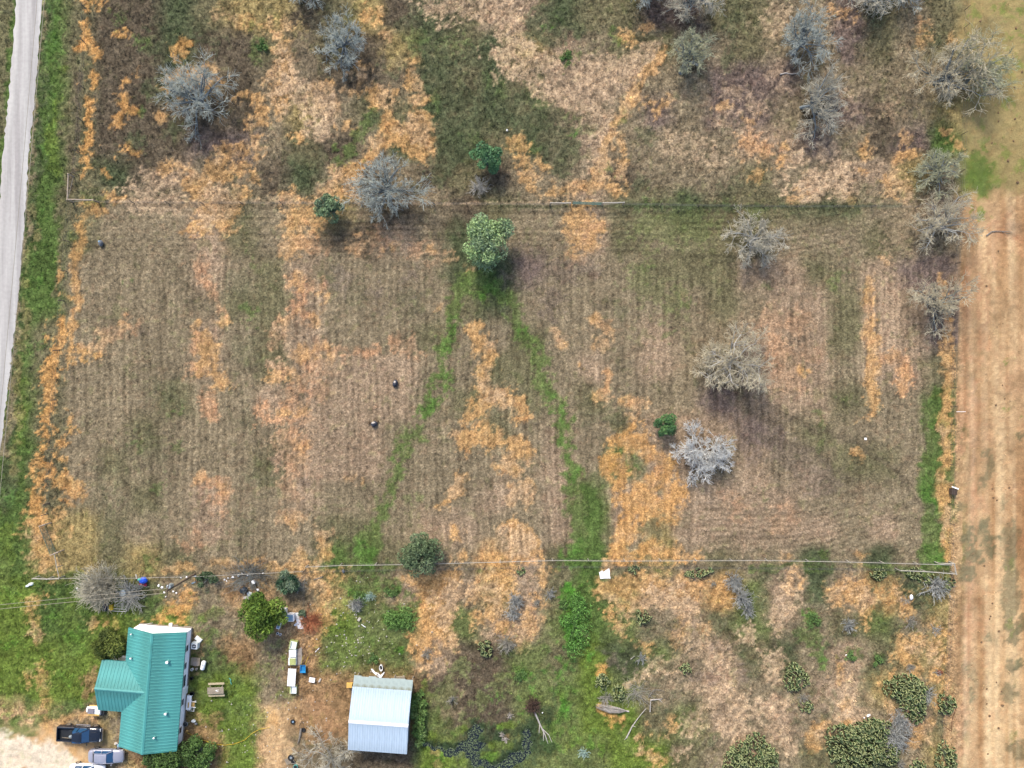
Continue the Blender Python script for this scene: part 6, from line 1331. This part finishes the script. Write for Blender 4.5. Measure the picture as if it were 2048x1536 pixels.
m = MB(); m.box((0, -.25, .3), (.75, .8, .6), mat('dark_brown_board', alb((84, 70, 62)), rough=.9, var=.2)); m.build('box_body', t)
m = MB(); m.box((0, .3, .64), (.95, .16, .06), M_plas, R(-12)); m.build('lid_edge', t)
m = MB(); m.box((0, 0, .04), (.3, .28, .06), M_plas); single(m, 'white_tag', 1733, 878, 'tiny white speck in the lower right of the mown field', 'scrap')
m = MB(); m.box((0, 0, .05), (.2, .25, .1), M_plas); single(m, 'white_stone', 1014, 259, 'tiny white stone in the dark green grass above the blue green bush', 'stone')
m = MB(); m.tube([(-.6, 0, .9), (.6, 0, .9)], .03, M_plas, 5); single(m, 'white_cross_bar', 1916, 823, 'white bar tied across the lane side fence', 'bar')
# fallen and dead wood
def dead_tree(px, py, pts, label, rz, m_, name='fallen_branch', cat='branch', subs=(), r0=.1):
    t = thing(name, px, py, label, cat, rz); m = MB(); n_ = len(pts); m.tube([(x, y, .1+.05*(i % 2)) for i, (x, y) in enumerate(pts)], [r0*(1-.7*i/(n_-1)) for i in range(n_)], m_, 7); m.build('trunk', t)
    for s_ in subs: m = MB(); m.tube([(x, y, .1+.12*i) for i, (x, y) in enumerate(s_)], [r0*.45*(1-.6*i/(len(s_)-1)) for i in range(len(s_))], m_, 5); m.build('branch', t)
    return t
dead_tree(1585, 147, [(-1.6,-.05),(-.9,.12),(0,0),(.8,.1)], 'pale fallen branch on brown grass in the upper right', 0, M_logw, subs=[[(-.9,.12),(-.4,.3)]], r0=.1)
dead_tree(2000, 464, [(-1.7,-.45),(-1.1,.05),(-.4,.15),(.9,.1),(1.7,.0)], 'dark crooked branch lying on the dirt lane', 0, M_log, subs=[[(.3,.1),(1.1,-.3)]], r0=.08)
dead_tree(1072, 1440, [(-.3,1.2),(0,.6),(.6,-.8),(1.2,-2.0),(1.6,-3.2)], 'uprooted tree with its trunk pointing down right', 0, M_logw, 'uprooted_tree', 'dead tree', [[(.5,-.6),(.4,-1.8)],[(.8,-1.2),(1.7,-2.0),(2.1,-2.9)],[(1.0,-1.6),(1.0,-2.8)]], .15)
brush('root_plate', 1066, 1412, 1.25, 1.0, 501, 'dark torn root plate of the uprooted tree', S_brown, n=130, tw=.03, sub=3, cat='roots', wig=.25, elr=(-.1, 1.2), stretch=1.15)
dead_tree(1258, 1462, [(-.3,-1.0),(-.1,-.55),(.5,.6),(1.5,2.0),(2.3,2.9)], 'long bleached branch slanting up to the forked log', 0, M_logw, subs=[[(.5,.6),(.9,.5)],[(-.3,-1.0),(-.6,-1.2)]], r0=.11)
dead_tree(1302, 1405, [(-.1,-1.3),(-.05,0),(0,.15)], 'short upright lying branch under the forked log', 0, M_logw, r0=.08)
dead_tree(1310, 1401, [(-.6,0),(.3,.1),(1.0,.15)], 'forked pale log lying level in the dry grass', 0, M_logw, subs=[[(.5,.1),(1.0,-.25)]], r0=.1)
dead_tree(1318, 1385, [(-1.4,-.8),(-.9,0),(-.6,.3),(.3,.3),(.8,.0)], 'thin arched twig above the forked log', 0, M_log, r0=.05)
t = thing('fallen_tree', 1225, 1418, 'grey felled sapling with its branches swept left', 'dead tree')
for i in range(22):
    rg = random.Random(i+600); a_ = rg.uniform(-.55, .55); m = MB(); m.tube([(1.9, -.25, .2), (.9, a_*.6-.1, .3+rg.random()*.2), (-.4, a_+.05, .35), (-1.6-rg.random()*.8, a_*.5+.45, .25)], [.05, .04, .028, .012], M_log if i % 3 else M_logw, 4); m.build('branch', t)
m = MB(); m.tube([(1.2, -.15, .16), (2.2, -.35, .14)], .1, M_logw, 7); m.build('trunk', t)
dead_tree(1266, 1316, [(-.3,-.2),(.25,.25)], 'pale stick left of the low blue grey shrub', 0, M_logw, r0=.05)
m = MB(); m.tube([(0, 1.75, .9), (.02, 0, .1), (-.02, -1.6, .05)], .03, M_rust, 5); m.tube([(-.02, -1.6, .05), (-1.0, -.9, .05)], .03, M_rust, 5); single(m, 'fallen_fence_post', 1905, 1440, 'rusty bent bar hanging out over the lane below the round cactus', 'bar')
m = MB(); m.blob((0, 0, .1), (.9, .6, .3), M_rust, 4, .3); single(m, 'rusty_scrap', 1880, 1346, 'rusty scrap in the straw beside the lane fence', 'scrap')
dead_tree(1928, 392, [(-1.4,-.8),(-.4,-.1),(.9,.5)], 'dark branch hanging over the fence between the olive and white trees', 0, M_log, r0=.07)
for i, (px_, py_) in enumerate([(1004,1470),(1020,1432),(1012,1478)]): brush('dead_reeds', px_, py_, .55, .4, 520+i, ['dead reed tuft on the bog island','pale reed tuft above the bog','small reed tuft at the foot of the bog island'][i], M_logw, n=34, tw=.02, sub=2, cat='reeds')
# cow pats on the lane and pasture beyond
DP = [(1972,572),(2009,797),(2004,770),(1991,810),(2018,975),(1993,1000),(1986,995),(1984,977),(1917,918),(1984,1206),(1978,1237),(1973,1377),(1973,1407),(1978,1431),(1975,1507),(1997,1262),(1962,1284),(1968,1131),(1992,1364),(2004,1410),(2026,116),(2043,144),(2028,175),(1996,243),(2029,238),(1983,286),(2026,282),(2015,322),(2034,365),(1996,502),(1997,196),(1996,226),(2031,57),(1960,43),(1980,1232),(2002,1382),(1996,1455)]
dm = None
for i, (px_, py_) in enumerate(DP):
    rg = random.Random(i+40); x, y = W(px_, py_)
    if dm is None: m = MB(); m.blob((0, 0, .04), (.3, .34, .12), M_dung, 3, .2, 8, 5); dm = m.mesh('cow_pat')
    o = link('cow_pat', dm, None, (x, y, gz(x, y)), rg.uniform(0, 6)); s_ = rg.uniform(.55, 1.1); o.scale = (s_, s_*rg.uniform(.8, 1.3), 1)
    tag(o, 'small dark cow pat on the ground of the east lane', 'cow pat', 'cow pats along the east lane')
m = MB(); rg = random.Random(9)
for i in range(230):
    if i < 160: px_, py_ = rg.gauss(705, 55), rg.gauss(1290, 62)
    elif i < 200: px_, py_ = rg.uniform(400, 540), rg.uniform(1400, 1530)
    else: px_, py_ = rg.uniform(540, 680), rg.uniform(1380, 1536)
    if 690 < px_ < 830 and py_ > 1355: continue
    x, y = W(px_, py_); s_ = rg.uniform(.05, .13); z = gz(x, y)+s_*.35
    m.add([(x-s_, y, z), (x, y-s_, z), (x+s_, y, z), (x, y+s_, z), (x, y, z+s_*.7)], [(0, 1, 4), (1, 2, 4), (2, 3, 4), (3, 0, 4)], M_pale)
tag(m.build('pebbles'), 'pale pebbles and chips strewn over the yard soil', 'pebbles', kind='stuff')
